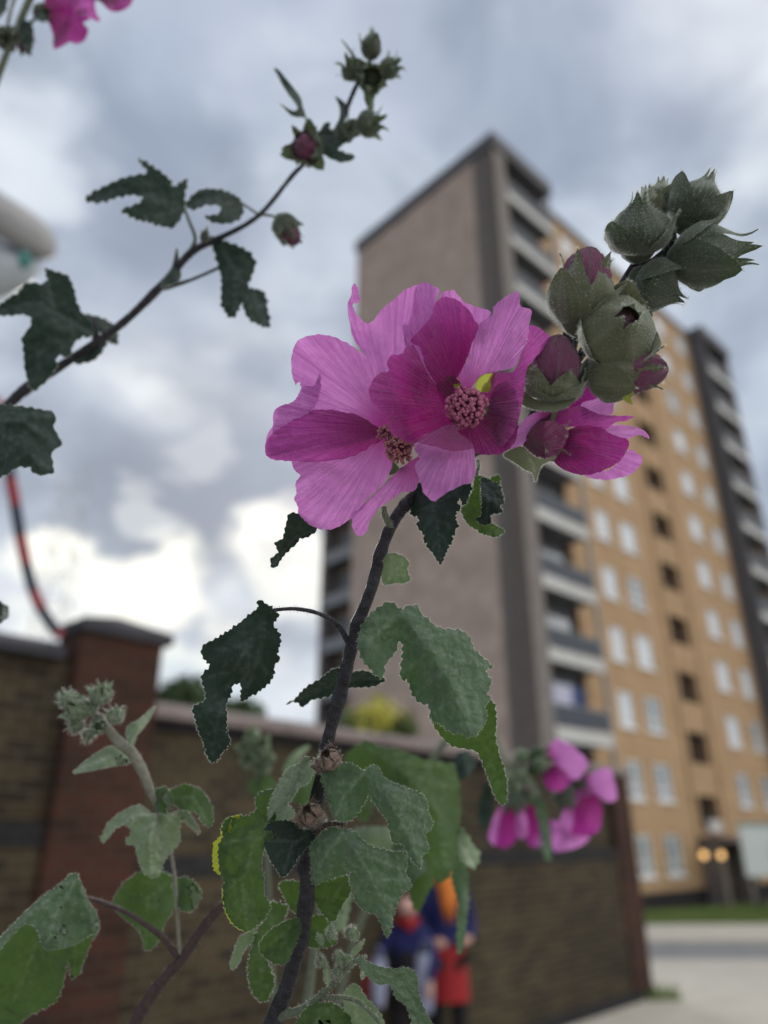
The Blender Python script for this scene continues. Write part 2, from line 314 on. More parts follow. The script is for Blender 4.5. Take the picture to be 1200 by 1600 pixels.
def patch(name, pts, depth, mat, parent, base=None, step=6, tooth=None, veins=(), vdepth=0.0012, vw=9, wave=(0, 6, 0), noise_amp=0.0006,
          fuzz=None, seed=1, rmax=None, flip=False, sub=True, edge_curl=0.0, extra_mats=(), smooth=True):
    rng = random.Random(seed*7919+len(pts))
    depth = [tuple(c) for c in depth]
    ispet = mat.name.startswith('petal')
    if ispet and step <= 5: step = step*.82
    outl = closed_smooth(pts, step*0.75) if smooth else np.array(pts, float)
    if ispet:      # slightly ragged, ruffled margin
        dn = np.roll(outl, -1, 0)-np.roll(outl, 1, 0); ln_ = np.linalg.norm(dn, axis=1)[:, None]+1e-9; nn_ = np.stack([dn[:, 1], -dn[:, 0]], 1)/ln_
        jj = np.array([1.5*noise.noise(Vector((q[0]/9, q[1]/9, seed)))+1.0*noise.noise(Vector((q[0]/4, q[1]/4, seed+9))) for q in outl]); outl = outl+nn_*jj[:, None]
    if tooth: outl = teeth(outl, tooth[0], tooth[1], rng)
    mn = outl.min(0)-step; mxx = outl.max(0)+step
    gx, gy = np.meshgrid(np.arange(mn[0], mxx[0], step), np.arange(mn[1], mxx[1], step*.87)); gx[1::2] += step/2
    q = np.stack([gx.ravel(), gy.ravel()], 1); q = q + np.array([[rng.uniform(-.2, .2)*step, rng.uniform(-.2, .2)*step] for _ in range(len(q))])
    q = q[inside(q, outl)]
    if len(q):
        m_ = len(outl); dmin = np.full(len(q), 1e9)
        for i in range(0, m_):
            dmin = np.minimum(dmin, np.linalg.norm(q-outl[i], axis=1))
        q = q[dmin > step*.45]
    allp = np.vstack([outl, q]) if len(q) else outl
    res = delaunay_2d_cdt([Vector(p) for p in allp], [], [list(range(len(outl)))], 1, 1e-4)
    V = np.array([tuple(v) for v in res[0]]); F = [tuple(f) for f in res[2]]
    base_ = np.array(base[:2] if base else outl.mean(0), float)
    rel = V-base_; r = np.linalg.norm(rel, axis=1); ang = np.arctan2(rel[:, 1], rel[:, 0])
    ca = math.atan2(*(outl.mean(0)-base_)[::-1]); ang = (ang-ca+math.pi) % (2*math.pi)-math.pi
    rm = rmax or max(r.max(), 1e-3); rn = r/rm
    d = tps(depth)(V) if len(depth) > 1 else np.full(len(V), depth[0][-1], float)
    if wave[0]: d = d + wave[0]*rn**1.5*np.sin(ang*wave[1]+wave[2]+1.5*np.sin(rn*3+seed))
    if noise_amp:
        d = d + np.array([noise_amp*(noise.noise(Vector((v[0]/28+seed*3.1, v[1]/28, seed))) + .5*noise.noise(Vector((v[0]/11, v[1]/11+seed*1.7, seed)))) for v in V])
    if edge_curl:
        ed = np.full(len(V), 1e9)
        for i in range(0, len(outl), 2): ed = np.minimum(ed, np.linalg.norm(V-outl[i], axis=1))
        d = d + edge_curl*np.exp(-ed/7.0)
    if ispet:      # radiating corrugation and broad crumple
        w_ = np.array([noise.noise(Vector((v[0]/38, v[1]/38, seed*2.3))) for v in V]); w2 = np.array([noise.noise(Vector((v[0]/17+5, v[1]/17, seed*1.3))) for v in V])
        env = np.clip((rn-.12)/.5, 0, 1)
        d = d + .00026*env*np.sin(ang*62+w_*7) + .00042*env*np.sin(ang*27+w_*5+seed) + .0016*env*w_ + .0006*env*w2
    vf = np.zeros(len(V))
    allv = []
    for vl in veins:
        if isinstance(vl, tuple) and not isinstance(vl[0], (tuple, list)): a_, vl = vl
        else: a_ = 1.0
        allv.append((a_, vl))
        if a_ >= .9 and tooth:      # side veins leave each main vein alternately
            pv = np.array([p[:2] for p in vl], float); sg_ = np.linalg.norm(np.diff(pv, axis=0), axis=1); tot_ = sg_.sum(); s_ = 14.0; sd_ = 1
            while s_ < tot_*.93:
                j = 0; acc = 0
                while j < len(sg_)-1 and acc+sg_[j] < s_: acc += sg_[j]; j += 1
                t_ = (s_-acc)/max(sg_[j], 1e-6); p_ = pv[j]+(pv[j+1]-pv[j])*t_; dd_ = (pv[j+1]-pv[j])/max(sg_[j], 1e-6)
                an = R(rng.uniform(38, 55))*sd_; c_, s2 = math.cos(an), math.sin(an); e1 = np.array([dd_[0]*c_-dd_[1]*s2, dd_[0]*s2+dd_[1]*c_])
                an = R(15)*sd_; e2 = np.array([e1[0]*math.cos(an)+e1[1]*math.sin(an), -e1[0]*math.sin(an)+e1[1]*math.cos(an)])
                ln_ = rng.uniform(26, 44)*(1-.4*s_/tot_); q1 = p_+e1*ln_*.5; q2 = q1+e2*ln_*.6
                allv.append((.42, [tuple(p_), tuple(q1), tuple(q2)])); sd_ = -sd_; s_ += rng.uniform(9, 15)
    rel_ = np.zeros(len(V)); fold_ = np.zeros(len(V))
    for vl in allv:
        amp = 1.0
        if isinstance(vl, tuple) and not isinstance(vl[0], (tuple, list)): amp, vl = vl
        dm = np.full(len(V), 1e9)
        for a, b in zip(vl[:-1], vl[1:]): dm = np.minimum(dm, segdist(V, a, b)[0])
        ww_ = vw*2.1 if amp > .85 else (vw if amp > .5 else vw*.6)
        if amp > .85: fold_ = np.maximum(fold_, np.exp(-np.sqrt(dm*dm+6)/ww_)*1.7)
        else: rel_ = np.maximum(rel_, amp*np.exp(-np.sqrt(dm*dm+4)/ww_))
        vf = np.maximum(vf, min(1, amp*1.3)*np.exp(-(dm/(1.7 if amp > .5 else 1.2))**2)*.85)
    d = d + vdepth*(rel_*.55 + (fold_ if tooth else fold_/1.7))*(1 if not flip else -1)
    mb = MB(); pts3 = [P(V[i, 0], V[i, 1], d[i]) for i in range(len(V))]
    isleaf = mat.name.startswith(('leaf', 'sepal'))
    uvs = [(vf[i], rn[i]) for i in range(len(V))] if isleaf else [(ang[i]+seed*.37, rn[i]) for i in range(len(V))]
    # orient towards the camera so that the first colour is the side we see (or the back when flip)
    F2 = []
    for f in F:
        a, b, c = (pts3[f[0]], pts3[f[1]], pts3[f[2]]); nn = (b-a).cross(c-a)
        front = nn.dot(TOCAM) > 0
        F2.append(f if front != flip else f[::-1])
    mb.add(pts3, F2, uvs, mi=0, uv2=[(v[0]/100, v[1]/100) for v in V])
    if fuzz:
        n_per, ln, wd_ = fuzz
        bd = []; nb_ = len(outl)
        dd = tps(depth)(outl) if len(depth) > 1 else np.full(nb_, depth[0][-1])
        # boundary depth taken from the nearest mesh vertex so hairs sit on the edge
        for i in range(nb_):
            j = int(np.argmin(((V-outl[i])**2).sum(1))); bd.append(d[j])
        area = 0.5*np.sum(outl[:, 0]*np.roll(outl[:, 1], -1)-np.roll(outl[:, 0], -1)*outl[:, 1]); sg = 1 if area > 0 else -1
        for i in range(nb_):
            a = outl[i]; b = outl[(i+1) % nb_]; e = b-a; le = np.linalg.norm(e)
            if le < 1e-6: continue
            e = e/le; nn = np.array([e[1], -e[0]])*sg
            for k in range(max(1, int(le*n_per+rng.random()))):
                t = rng.random(); p = a+(b-a)*t; dz = bd[i]
                tip = p+nn*ln*rng.uniform(.4, 1.1)+e*ln*rng.uniform(-.6, .6)
                w2 = e*wd_*.5
                mb.add([P(*(p-w2-nn*.6), dz), P(*(p+w2-nn*.6), dz), P(*tip, dz+rng.uniform(-.0008, .0006))], [(0, 1, 2)], mi=1)
    o = mb.build(name, [mat, extra_mats[0] if extra_mats else MAT['down']], parent)
    return o
def hairs(mb, pts, nrm, n, ln, wd_, mi, rng):
    for _ in range(n):
        i = rng.randrange(len(pts)); p = pts[i]; nn = nrm[i]
        j = Vector((rng.uniform(-1, 1), rng.uniform(-1, 1), rng.uniform(-1, 1)))
        dr = (nn+j*.75).normalized(); s = dr.cross(j); s = s.normalized() if s.length > 1e-6 else dr.orthogonal()
        p = p + Vector((rng.uniform(-1, 1), rng.uniform(-1, 1), rng.uniform(-1, 1)))*ln*.35
        l_ = ln*rng.uniform(.5, 1.2); m = p+dr*l_*.5
        mb.add([p-s*wd_*.5, p+s*wd_*.5, p+dr*l_+j*ln*.25], [(0, 1, 2)], mi=mi)
def stem(name, pts, rad, mat, parent, d=None, fuzz=0, n=10, jit=.25, fm='down', seed=3, tail=None):
    """pts: (px, py, depth); rad in photo pixels"""
    sp = smooth_path([P(*p) for p in pts], 6)
    rr = []
    for i in range(len(sp)):
        t = i/(len(sp)-1)*(len(pts)-1); k = min(int(t), len(pts)-2); f = t-k
        r = (rad[k]*(1-f)+rad[k+1]*f)*(pts[k][2]*(1-f)+pts[k+1][2]*f)/FPX
        r *= 1+jit*.8*noise.noise(Vector((i*.45, seed, 0)))
        if len(pts) > 12 and i % 12 in (0, 1): r *= 1.16
        rr.append(r)
    if tail:   # the stem carries on below the frame down to the soil
        e = sp[-1]; dr = (sp[-1]-sp[-3]).normalized()
        c1 = e+dr*.12; g = Vector((tail[0], tail[1], -.01)); c2 = Vector((tail[0], tail[1], .5)).lerp(e, .15)
        for i in range(1, 15):
            t = i/14; sp.append((1-t)**3*e+3*(1-t)**2*t*c1+3*(1-t)*t*t*c2+t**3*g); rr.append(rr[-1]*1.03)
    mb = MB(); mb.tube(sp, rr, n, mi=0, jitter=jit*.3)
    if fuzz:
        rng = random.Random(seed); ps = []; ns = []
        for i in range(len(sp)-1):
            t = (sp[i+1]-sp[i]).normalized(); a = t.orthogonal().normalized(); b = t.cross(a)
            for k in range(24):
                u = rng.random(); an = rng.random()*6.283; nn = math.cos(an)*a+math.sin(an)*b; ps.append(sp[i].lerp(sp[i+1], u)+nn*rr[i]*.97); ns.append(nn)
        hairs(mb, ps, ns, fuzz, 4.2*pts[0][2]/FPX, .5*pts[0][2]/FPX, 1, rng)
    return mb.build(name, [mat, MAT[fm]], parent)
def basis(ax):
    a = (ax[0]*RIGHT+ax[1]*UP+ax[2]*TOCAM).normalized()
    x = a.orthogonal().normalized() if abs(a.dot(TOCAM)) > .95 else (TOCAM-a*TOCAM.dot(a)).normalized()
    return a, x, a.cross(x)
def bud(name, cx, cy, d, ax, Lp, Wp, parent, opening=.2, plen=0, mat='sepal', curl=.1, roll=0.0, fuzz=900, seed=1, epi=True, nsep=5, pm='petal_bud', tipx=1.0, fm='down', label=None, tap=.50):
    """calyx of five keeled sepals (px sizes), a second ring of broad bracts, furled petals inside, all downy"""
    rng = random.Random(seed); k = d/FPX; Ln = Lp*k; W = Wp*k*.5
    a, x, y = basis(ax); C = P(cx, cy, d); O = C - a*Ln*.45
    mb = MB(); ps = []; ns = []
    def prof(s, tip):
        if s < .42: r = math.sqrt(max(0, 1-(1-s/.42)**2))**.85
        else:
            u = (s-.42)/.58; r = 1+(tip-1)*(3*u*u-2*u**3)
        return max(r, .1)
    def sheet(phi0, hw0, smax, rscale, tip, keel, curl_, si, taper=.50):
        NS, NT = 20, 9; vs = []
        wob = rng.uniform(-.1, .1); cl_ = curl_*rng.uniform(.5, 1.5)
        for i in range(NS+1):
            s = i/NS; zz = s*smax
            hw = hw0*(1 if s < taper else max(0.0, 1-((s-taper)/(1-taper)))**.62) + .006
            for j in range(NT):
                t = -1+2*j/(NT-1); ph = phi0+wob*s+t*hw
                rr = W*rscale*prof(zz, tip)
                rr *= 1+keel*(1-abs(t))*(.3+.7*s)-.04*keel*math.cos(3*t) + (.07*abs(t)**3 if s > .3 else 0)
                rr *= 1+.10*noise.noise(Vector((math.cos(ph)*2, math.sin(ph)*2, zz*4+seed)))
                zc = zz*Ln
                if s > .8:
                    u = (s-.8)/.2; rr += cl_*W*1.6*u*u; zc += Ln*.07*u*u*tipx
                p = O+a*zc+(math.cos(ph)*x+math.sin(ph)*y)*rr
                vs.append(p)
                if i > 1: ps.append(p); ns.append(((math.cos(ph)*x+math.sin(ph)*y)+a*(.9*s-.3)).normalized())
        fs = [(i*NT+j, i*NT+j+1, (i+1)*NT+j+1, (i+1)*NT+j) for i in range(NS) for j in range(NT-1)]
        mb.add(vs, fs, [(0.35*max(0, 1-abs(-1+2*(q_ % NT)/(NT-1))*3), 0) for q_ in range(len(vs))], mi=0)
    tip = .10+.85*opening
    for i in range(nsep): sheet(roll+i*2*math.pi/nsep, math.pi/nsep*1.10, 1.0, 1.0, tip, .16, curl, i, tap)
    if epi:
        for i in range(3): sheet(roll+.5+i*2*math.pi/3, math.pi/3*.95, .62+.08*rng.random(), 1.07, 1.0, .06, curl*1.3, i, .35)
    mb.ball(O+a*Ln*.16, W*.62, 10, 8, mi=0)
    if fuzz: hairs(mb, ps, ns, int(fuzz*3.2), 5.4*k, .25*k, 1, rng)
    o = mb.build(name, [MAT[mat], MAT[fm]], parent)
    if plen:
        mb = MB(); vs = []; uvs = []; NS, NT = 26, 40; H = Ln*plen
        for i in range(NS+1):
            s = i/NS; pr = math.sin(math.pi*min(1, (.15+.85*s)))**.55 if s < .995 else .02
            pr = max(pr, .03)
            for j in range(NT):
                ph = 2*math.pi*j/NT; sw = (5*(ph/(2*math.pi))+1.5*s) % 1.0
                rr = W*(.86 if plen > .7 else .60)*pr*(1+.17*sw*(.3+s)-.08+.05*noise.noise(Vector((math.cos(ph)*3, math.sin(ph)*3, s*4+seed))))
                zc = .12*Ln+H*s*(1+.05*sw)
                vs.append(O+a*zc+(math.cos(ph)*x+math.sin(ph)*y)*rr); uvs.append((ph*1.2+s, s))
        mb.add(vs, [(i*NT+j, i*NT+(j+1) % NT, (i+1)*NT+(j+1) % NT, (i+1)*NT+j) for i in range(NS) for j in range(NT)]+[tuple(NS*NT+j for j in range(NT))], uvs, mi=0)
        mb.build('furled_petals', [MAT[pm]], o)
    if label: o['label'] = label
    return o
def stamens(name, c, ax, Lp, Wp, d, parent, mat, n=110, seed=5):
    rng = random.Random(seed); k = d/FPX; a, x, y = basis(ax); C = P(c[0], c[1], d); mb = MB()
    mb.tube([C-a*Lp*k*.75, C-a*Lp*k*.2, C+a*Lp*k*.2], [Wp*k*.16, Wp*k*.22, Wp*k*.2], 10, mi=1)
    for i in range(n):
        z = 1-2*(i+.5)/n; ph = i*2.39996; rr = math.sqrt(1-z*z)
        p = C + a*z*Lp*k*.5 + (math.cos(ph)*x+math.sin(ph)*y)*rr*Wp*k*.5*(1+rng.uniform(-.30, .12))
        p += Vector((rng.uniform(-1, 1), rng.uniform(-1, 1), rng.uniform(-1, 1)))*2.4*k
        # a kidney shaped anther: two lobes
        r = k*Wp*rng.uniform(.050, .085); t = Vector((rng.uniform(-1, 1), rng.uniform(-1, 1), rng.uniform(-1, 1))).normalized()*r*.7
        mb.ball(p+t, r, 6, 4, mi=0); mb.ball(p-t, r*.95, 6, 4, mi=0)
        mb.tube([C+a*z*Lp*k*.25, p], r*.3, 4, mi=1, cap=False)
    return mb.build(name, [MAT[mat], MAT['petal_bud']], parent)
# ================================================================ THE MALLOW
M_ = MAT
K1 = crop(400, 420, 3); K2 = crop(760, 250, 2.727); K3 = crop(0, 0, 1.875); K4 = crop(280, 760, 2.222); K5 = crop(0, 1040, 2.857)
K6 = crop(320, 1160, 2.727); K8 = crop(0, 620, 2.308); K9 = crop(620, 720, 6); K10 = crop(0, 400, 5.333); K11 = crop(560, 560, 3.529)
K12 = crop(850, 370, 5.925); K13 = crop(400, 20, 4.2857); K14 = crop(740, 1120, 4.615); K18 = crop(0, 0, 5); K19 = crop(480, 820, 2.857); KS = crop(480, 180, 2.857)
def one(K, p): return K([p])[0]
EF = (.9, 3.2, .36)        # edge down: hairs per px, length, width (photo px)
EFS = (.7, 3.6, .5)

# ---- main stalk -------------------------------------------------
main = empty('mallow_plant', (-.10, .42, 0), label='tall central mallow stalk with open pink flowers, grey-green leaves and a head of downy buds', cat='flowering plant', group='mallow stalks in the flower bed')
stem('stem', [(1010,385,.375),(985,425,.372),(955,470,.37),(905,520,.368),(885,570,.372),(865,620,.375),(820,668,.385),(745,705,.385),(690,735,.38),(655,765,.372),(635,787,.365),(613,818,.36),(595,863,.357),(581,917,.356),(559,976,.357),(545,1030,.357),(532,1084,.358),(514,1150,.36),(498,1240,.364),(487,1290,.366),(479,1350,.368),(480,1392,.37),(470,1462,.372),(452,1532,.375),(432,1585,.378),(385,1720,.39)],
     [6,7,7,7,7,7,7,7,7,8,9,9.5,9.5,9.5,10,10.5,10.5,10.5,11,11.5,12,12.5,12.5,12.5,13,14], M_['stem'], main, fuzz=2600, fm='down_dim', tail=(-.10, .42))
# left flower (looks down-left, its stamens seen from the side)
fl1 = stem('flower', [(600,792,.352),(602,806,.354),(612,826,.359)], [4,5,6], M_['stem_green'], main, fuzz=200)
b1 = (612, 668)
patch('petal', K1([(640,735),(600,640),(575,500),(530,425),(480,385),(420,345),(350,315),(280,308),(215,325),(185,350),(167,410),(165,470),(176,520),(186,545),(202,530),(212,560),(170,625),(120,640),(85,670),(80,740),(55,770),(42,850),(60,885),(120,898),(300,870),(600,780)]),
      [(612,668,.372),(560,640,.366),(500,550,.354),(465,590,.357),(455,530,.350),(520,535,.352),(430,640,.356),(420,710,.352),(470,700,.366),(560,700,.376)],
      M_['petal'], fl1, base=b1, wave=(.0016, 9, .4), veins=[K1([(298,490),(298,590),(240,670),(140,740)])], vdepth=-.003, vw=7, noise_amp=.0016, step=5, seed=2)
patch('petal', K1([(300,488),(304,540),(292,610),(262,660),(205,700),(120,745),(78,775),(80,740),(85,670),(120,640),(170,625),(210,572),(204,535),(230,550),(272,543)]),
      [(500,584,.351),(497,640,.352),(440,662,.344),(428,672,.346),(470,610,.345)], M_['petal'], fl1, base=b1, rmax=200, wave=(.0008, 14, 1), noise_amp=.0012, step=4, seed=3)
patch('petal', K1([(622,765),(575,745),(520,708),(465,682),(400,668),(340,660),(270,662),(200,690),(130,735),(75,775),(48,815),(46,862),(70,890),(120,897),(200,905),(290,905),(400,890),(480,868),(540,828),(600,795)]),
      [(607,680,.370),(540,655,.362),(490,650,.352),(440,670,.343),(418,710,.340),(500,720,.350),(560,705,.362)], M_['petal_mid'], fl1, base=b1, rmax=230, wave=(.001, 10, 2), noise_amp=.0012, step=5, seed=4)
patch('petal', K1([(640,835),(600,790),(540,828),(480,868),(400,890),(300,903),(175,902),(183,945),(205,970),(185,1000),(188,1040),(180,1080),(197,1115),(200,1150),(222,1175),(260,1205),(310,1222),(370,1218),(410,1195),(450,1168),(490,1120),(540,1060),(600,1000),(640,920)]),
      [(608,700,.371),(540,740,.360),(480,770,.350),(475,800,.344),(505,820,.340),(560,760,.357),(590,745,.366)], M_['petal'], fl1, base=b1, rmax=200, wave=(.0016, 9, 1.2), noise_amp=.0018,
      veins=[K1([(600,830),(450,960),(330,1060)]), K1([(210,960),(280,940),(330,1000)])], vdepth=-.002, vw=8, step=5, seed=5)
patch('petal', K1([(768,880),(735,895),(690,925),(650,960),(610,1000),(560,1050),(500,1108),(458,1148),(450,1190),(463,1240),(490,1252),(515,1235),(530,1200),(542,1165),(590,1110),(650,1075),(680,1048),(715,1045),(750,1035),(765,1000),(790,900)]),
      [(640,712,.365),(610,760,.352),(570,800,.343),(560,835,.336),(640,760,.354)], M_['petal'], fl1, base=(650,705), rmax=180, wave=(.0012, 7, 0), noise_amp=.0012, step=4.5, seed=6, veins=[K1([(700,940),(600,1050),(500,1150)])], vdepth=-.002)
patch('petal', K1([(640,700),(600,560),(575,495),(530,430),(485,370),(455,320),(440,260),(430,200),(432,155),(447,118),(449,82),(462,67),(474,82),(480,115),(489,140),(482,160),(455,168),(462,200),(490,230),(518,256),(550,240),(590,190),(640,150),(700,100),(745,80),(790,90),(820,200),(800,400),(720,600)]),
      [(615,665,.382),(590,560,.376),(545,480,.366),(552,445,.362),(600,500,.372),(650,450,.374),(640,600,.384),(575,520,.365)], M_['petal'], fl1, base=b1, rmax=250, wave=(.0018, 11, .5), noise_amp=.0022,
      veins=[K1([(570,250),(600,300),(690,360),(700,400)]), K1([(455,170),(480,290),(560,290)]), K1([(600,480),(560,360),(500,270)])], vdepth=-.003, vw=8, step=5, seed=7)
patch('petal', K1([(800,600),(750,480),(715,400),(692,330),(690,262),(712,262),(735,180),(742,110),(758,74),(790,64),(830,78),(858,98),(850,160),(900,300),(900,500)]),
      [(700,620,.372),(640,560,.367),(650,470,.364),(670,445,.362),(690,560,.374),(632,520,.362)], M_['petal'], fl1, base=(690,640), rmax=220, wave=(.0015, 10, 0), noise_amp=.0016, step=5, seed=8)
stamens('stamens', one(K1, (612,770)), (-.35,.1,.9), 42, 24, .357, fl1, 'anther_buff', 60, 4)
stamens('stamens', one(K1, (672,848)), (-.2,-.5,.8), 30, 40, .352, fl1, 'anther_buff', 90, 9)
patch('sepal', K1([(620,960),(640,905),(665,925),(672,945),(640,965)]), [(620,735,.374)], M_['sepal_green'], fl1, step=4)
# front flower (faces the camera)
fl2 = stem('flower', [(735,640,.352),(735,668,.366),(742,705,.384)], [8,8,7], M_['stem_green'], main, fuzz=120)
b2 = (728, 638)
patch('petal', K1([(860,120),(920,98),(945,120),(975,152),(1030,178),(1075,188),(1100,202),(1095,222),(1045,268),(1000,400),(940,300),(880,180)]),
      [(690,458,.366),(750,490,.368),(730,560,.362),(720,470,.360)], M_['petal'], fl2, base=b2, rmax=190, wave=(.001, 12, 0), noise_amp=.0012, step=5, seed=10)
patch('petal', K1([(985,640),(925,545),(945,490),(985,435),(1010,350),(1045,266),(1075,240),(1108,212),(1112,180),(1150,145),(1200,115),(1234,112),(1240,175),(1290,190),(1283,250),(1270,330),(1240,400),(1205,460),(1120,485),(1060,500),(1010,560)]),
      [(728,638,.356),(730,560,.352),(760,500,.343),(800,462,.336),(825,490,.333),(815,560,.338),(780,580,.345)], M_['petal'], fl2, base=b2, rmax=210, wave=(.0022, 9, .8), noise_amp=.002,
      veins=[K1([(1010,480),(1110,300),(1200,170)]), K1([(1060,480),(1180,400),(1230,250)]), K1([(1180,480),(1170,440),(1240,400)])], vdepth=-.0025, vw=8, step=5, seed=11)
patch('petal', KS([(765,1225),(800,1190),(835,1150),(920,1142),(958,1060),(985,1000),(988,940),(1025,945),(1070,975),(1097,1012),(1062,1040),(1010,1092),(978,1150),(968,1240),(955,1310),(930,1400),(900,1450),(865,1482),(820,1440),(815,1330)]),
      [(728,638,.354),(800,600,.343),(835,540,.338),(860,535,.342),(815,640,.334),(800,690,.328),(775,680,.338)], M_['petal_mid'], fl2, base=b2, rmax=200, wave=(.0022, 8, .2), noise_amp=.0016,
      veins=[KS([(930,1150),(925,1280),(900,1420)])], vdepth=-.003, vw=9, step=5, seed=12)
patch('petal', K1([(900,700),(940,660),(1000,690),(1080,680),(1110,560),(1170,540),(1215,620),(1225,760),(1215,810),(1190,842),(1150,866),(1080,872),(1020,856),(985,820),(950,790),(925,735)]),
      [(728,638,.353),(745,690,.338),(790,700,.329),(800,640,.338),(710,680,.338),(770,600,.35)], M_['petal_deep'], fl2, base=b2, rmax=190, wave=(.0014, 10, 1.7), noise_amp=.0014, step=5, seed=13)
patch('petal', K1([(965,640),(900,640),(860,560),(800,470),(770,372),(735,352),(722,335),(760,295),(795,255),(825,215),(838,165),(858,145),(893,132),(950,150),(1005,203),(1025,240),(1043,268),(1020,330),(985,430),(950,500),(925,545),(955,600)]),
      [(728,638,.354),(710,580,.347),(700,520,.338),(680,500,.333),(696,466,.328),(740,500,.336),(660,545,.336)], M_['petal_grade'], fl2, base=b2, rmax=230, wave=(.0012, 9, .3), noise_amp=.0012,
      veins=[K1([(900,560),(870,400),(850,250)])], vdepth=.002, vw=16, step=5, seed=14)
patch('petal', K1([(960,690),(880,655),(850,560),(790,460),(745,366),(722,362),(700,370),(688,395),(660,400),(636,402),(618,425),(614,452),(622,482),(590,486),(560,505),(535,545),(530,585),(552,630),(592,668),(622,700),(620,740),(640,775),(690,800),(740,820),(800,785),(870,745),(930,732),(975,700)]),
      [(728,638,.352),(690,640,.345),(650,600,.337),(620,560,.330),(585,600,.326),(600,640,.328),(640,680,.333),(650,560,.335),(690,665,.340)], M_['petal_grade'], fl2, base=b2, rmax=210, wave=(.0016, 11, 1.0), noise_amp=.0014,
      veins=[K1([(640,500),(672,600),(690,700),(700,790)])], vdepth=.004, vw=12, step=5, seed=15)
patch('petal', K1([(752,815),(800,775),(870,745),(930,728),(950,765),(1000,805),(1020,830),(1027,870),(1028,930),(1025,965),(1008,1000),(950,1020),(880,1060),(842,1088),(812,1080),(785,1045),(768,990),(748,940),(745,918),(768,890),(748,855),(740,830)]),
      [(728,660,.350),(700,668,.340),(660,700,.325),(665,740,.318),(680,780,.313),(735,740,.320),(735,705,.326),(650,720,.324)], M_['petal'], fl2, base=(730,640), rmax=170, wave=(.001, 8, .2), noise_amp=.001, step=5, seed=16,
      veins=[K1([(760,815),(830,835),(910,855),(1010,845)])], vdepth=.0035, vw=6)
patch('petal', K1([(757,808),(800,775),(870,745),(932,728),(952,768),(1003,806),(1020,838),(985,850),(915,855),(850,835),(800,825)]),
      [(652,690,.322),(700,668,.327),(735,700,.322),(700,700,.316)], M_['petal_mid'], fl2, base=(730,640), rmax=260, noise_amp=.0006, step=4.5, seed=17)
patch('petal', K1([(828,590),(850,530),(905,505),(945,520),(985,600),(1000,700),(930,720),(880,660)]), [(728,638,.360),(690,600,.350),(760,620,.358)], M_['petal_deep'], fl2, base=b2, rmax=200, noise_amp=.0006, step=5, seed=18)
stamens('stamens', (729, 637), (-.05,-.12,1), 50, 56, .334, fl2, 'anther', 150, 8)
patch('sepal', K1([(1030,545),(1040,515),(1070,494),(1112,487),(1118,500),(1108,545),(1095,575),(1068,580),(1040,568)]), [(757,600,.349),(770,583,.346)], M_['sepal_bright'], fl2, base=one(K1,(1040,575)), step=3, fuzz=(1.2, 2, .3), noise_amp=.0012, veins=[K1([(1040,575),(1110,490)])])
patch('sepal', K1([(917,520),(930,508),(955,525),(958,555),(930,560),(916,545)]), [(712,598,.352)], M_['sepal_bright'], fl2, step=3)
patch('sepal', K11([(690,250),(730,240),(750,270),(745,330),(715,345),(690,310)]), [(765,645,.347)], M_['sepal_green'], fl2, step=3)

# side flower, seen from behind, right of the front flower
fl3 = stem('flower', K2([(250,1230,.366),(200,1190,.372),(170,1130,.38),(250,1000,.378)]), [10,7,5,5], M_['stem'], main, fuzz=300)
b3 = one(K2, (230, 1170))
patch('petal', K2([(385,1050),(420,1030),(500,987),(548,983),(545,1030),(532,1085),(480,1110),(400,1110),(330,1100)]), [(*b3,.374),(950,640,.366),(900,650,.372)], M_['petal'], fl3, base=b3, noise_amp=.001, step=5, seed=20)
patch('petal', K2([(330,1020),(345,1000),(380,912),(410,905),(440,922),(480,950),(505,985),(470,1015),(420,1030),(385,1052),(330,1050)]), [(*b3,.372),(910,590,.366),(930,610,.364)], M_['petal_deep'], fl3, base=b3, noise_amp=.001, step=5, seed=21)
patch('petal', K2([(498,1145),(520,1130),(590,1130),(640,1138),(675,1155),(694,1187),(668,1175),(640,1170),(600,1190),(540,1182),(490,1180)]), [(*b3,.368),(940,670,.363),(1014,685,.352)], M_['petal'], fl3, base=b3, noise_amp=.001, step=4, seed=22, veins=[K2([(500,1160),(600,1150),(690,1185)])])
patch('petal', K2([(420,1342),(520,1320),(575,1275),(610,1232),(640,1248),(666,1266),(655,1300),(620,1335),(550,1358),(480,1363)]), [(*b3,.366),(960,735,.360),(1000,715,.355)], M_['petal'], fl3, base=b3, rmax=170, noise_amp=.001, step=4.5, seed=23)
patch('petal', K2([(255,1120),(270,1085),(310,1065),(390,1048),(440,1065),(490,1085),(570,1090),(634,1094),(600,1108),(548,1120),(515,1145),(490,1160),(400,1140),(300,1135)]), [(*b3,.366),(900,650,.356),(990,652,.350)], M_['petal_mid'], fl3, base=b3, rmax=180, noise_amp=.0014, step=4, seed=24, veins=[K2([(280,1110),(400,1080),(620,1095)])])
patch('petal', K2([(285,1275),(300,1240),(330,1170),(370,1140),(430,1132),(495,1142),(530,1168),(575,1182),(607,1195),(604,1228),(570,1280),(510,1318),(440,1340),(370,1335),(315,1310)]),
      [(*b3,.364),(890,690,.350),(930,705,.347),(980,695,.352),(940,740,.352)], M_['petal_deep'], fl3, base=b3, rmax=170, noise_amp=.001, step=5, seed=25, veins=[K2([(330,1290),(480,1310),(570,1270),(605,1200)])], vdepth=-.002, vw=5)
patch('petal', K2([(100,1222),(118,1170),(145,1125),(180,1090),(230,1072),(275,1076),(262,1112),(205,1168),(150,1212),(118,1235)]), [(805,700,.347),(830,655,.350),(860,648,.352)], M_['petal'], fl3, base=one(K2,(270,1080)), rmax=90, noise_amp=.0015, step=4, seed=26)
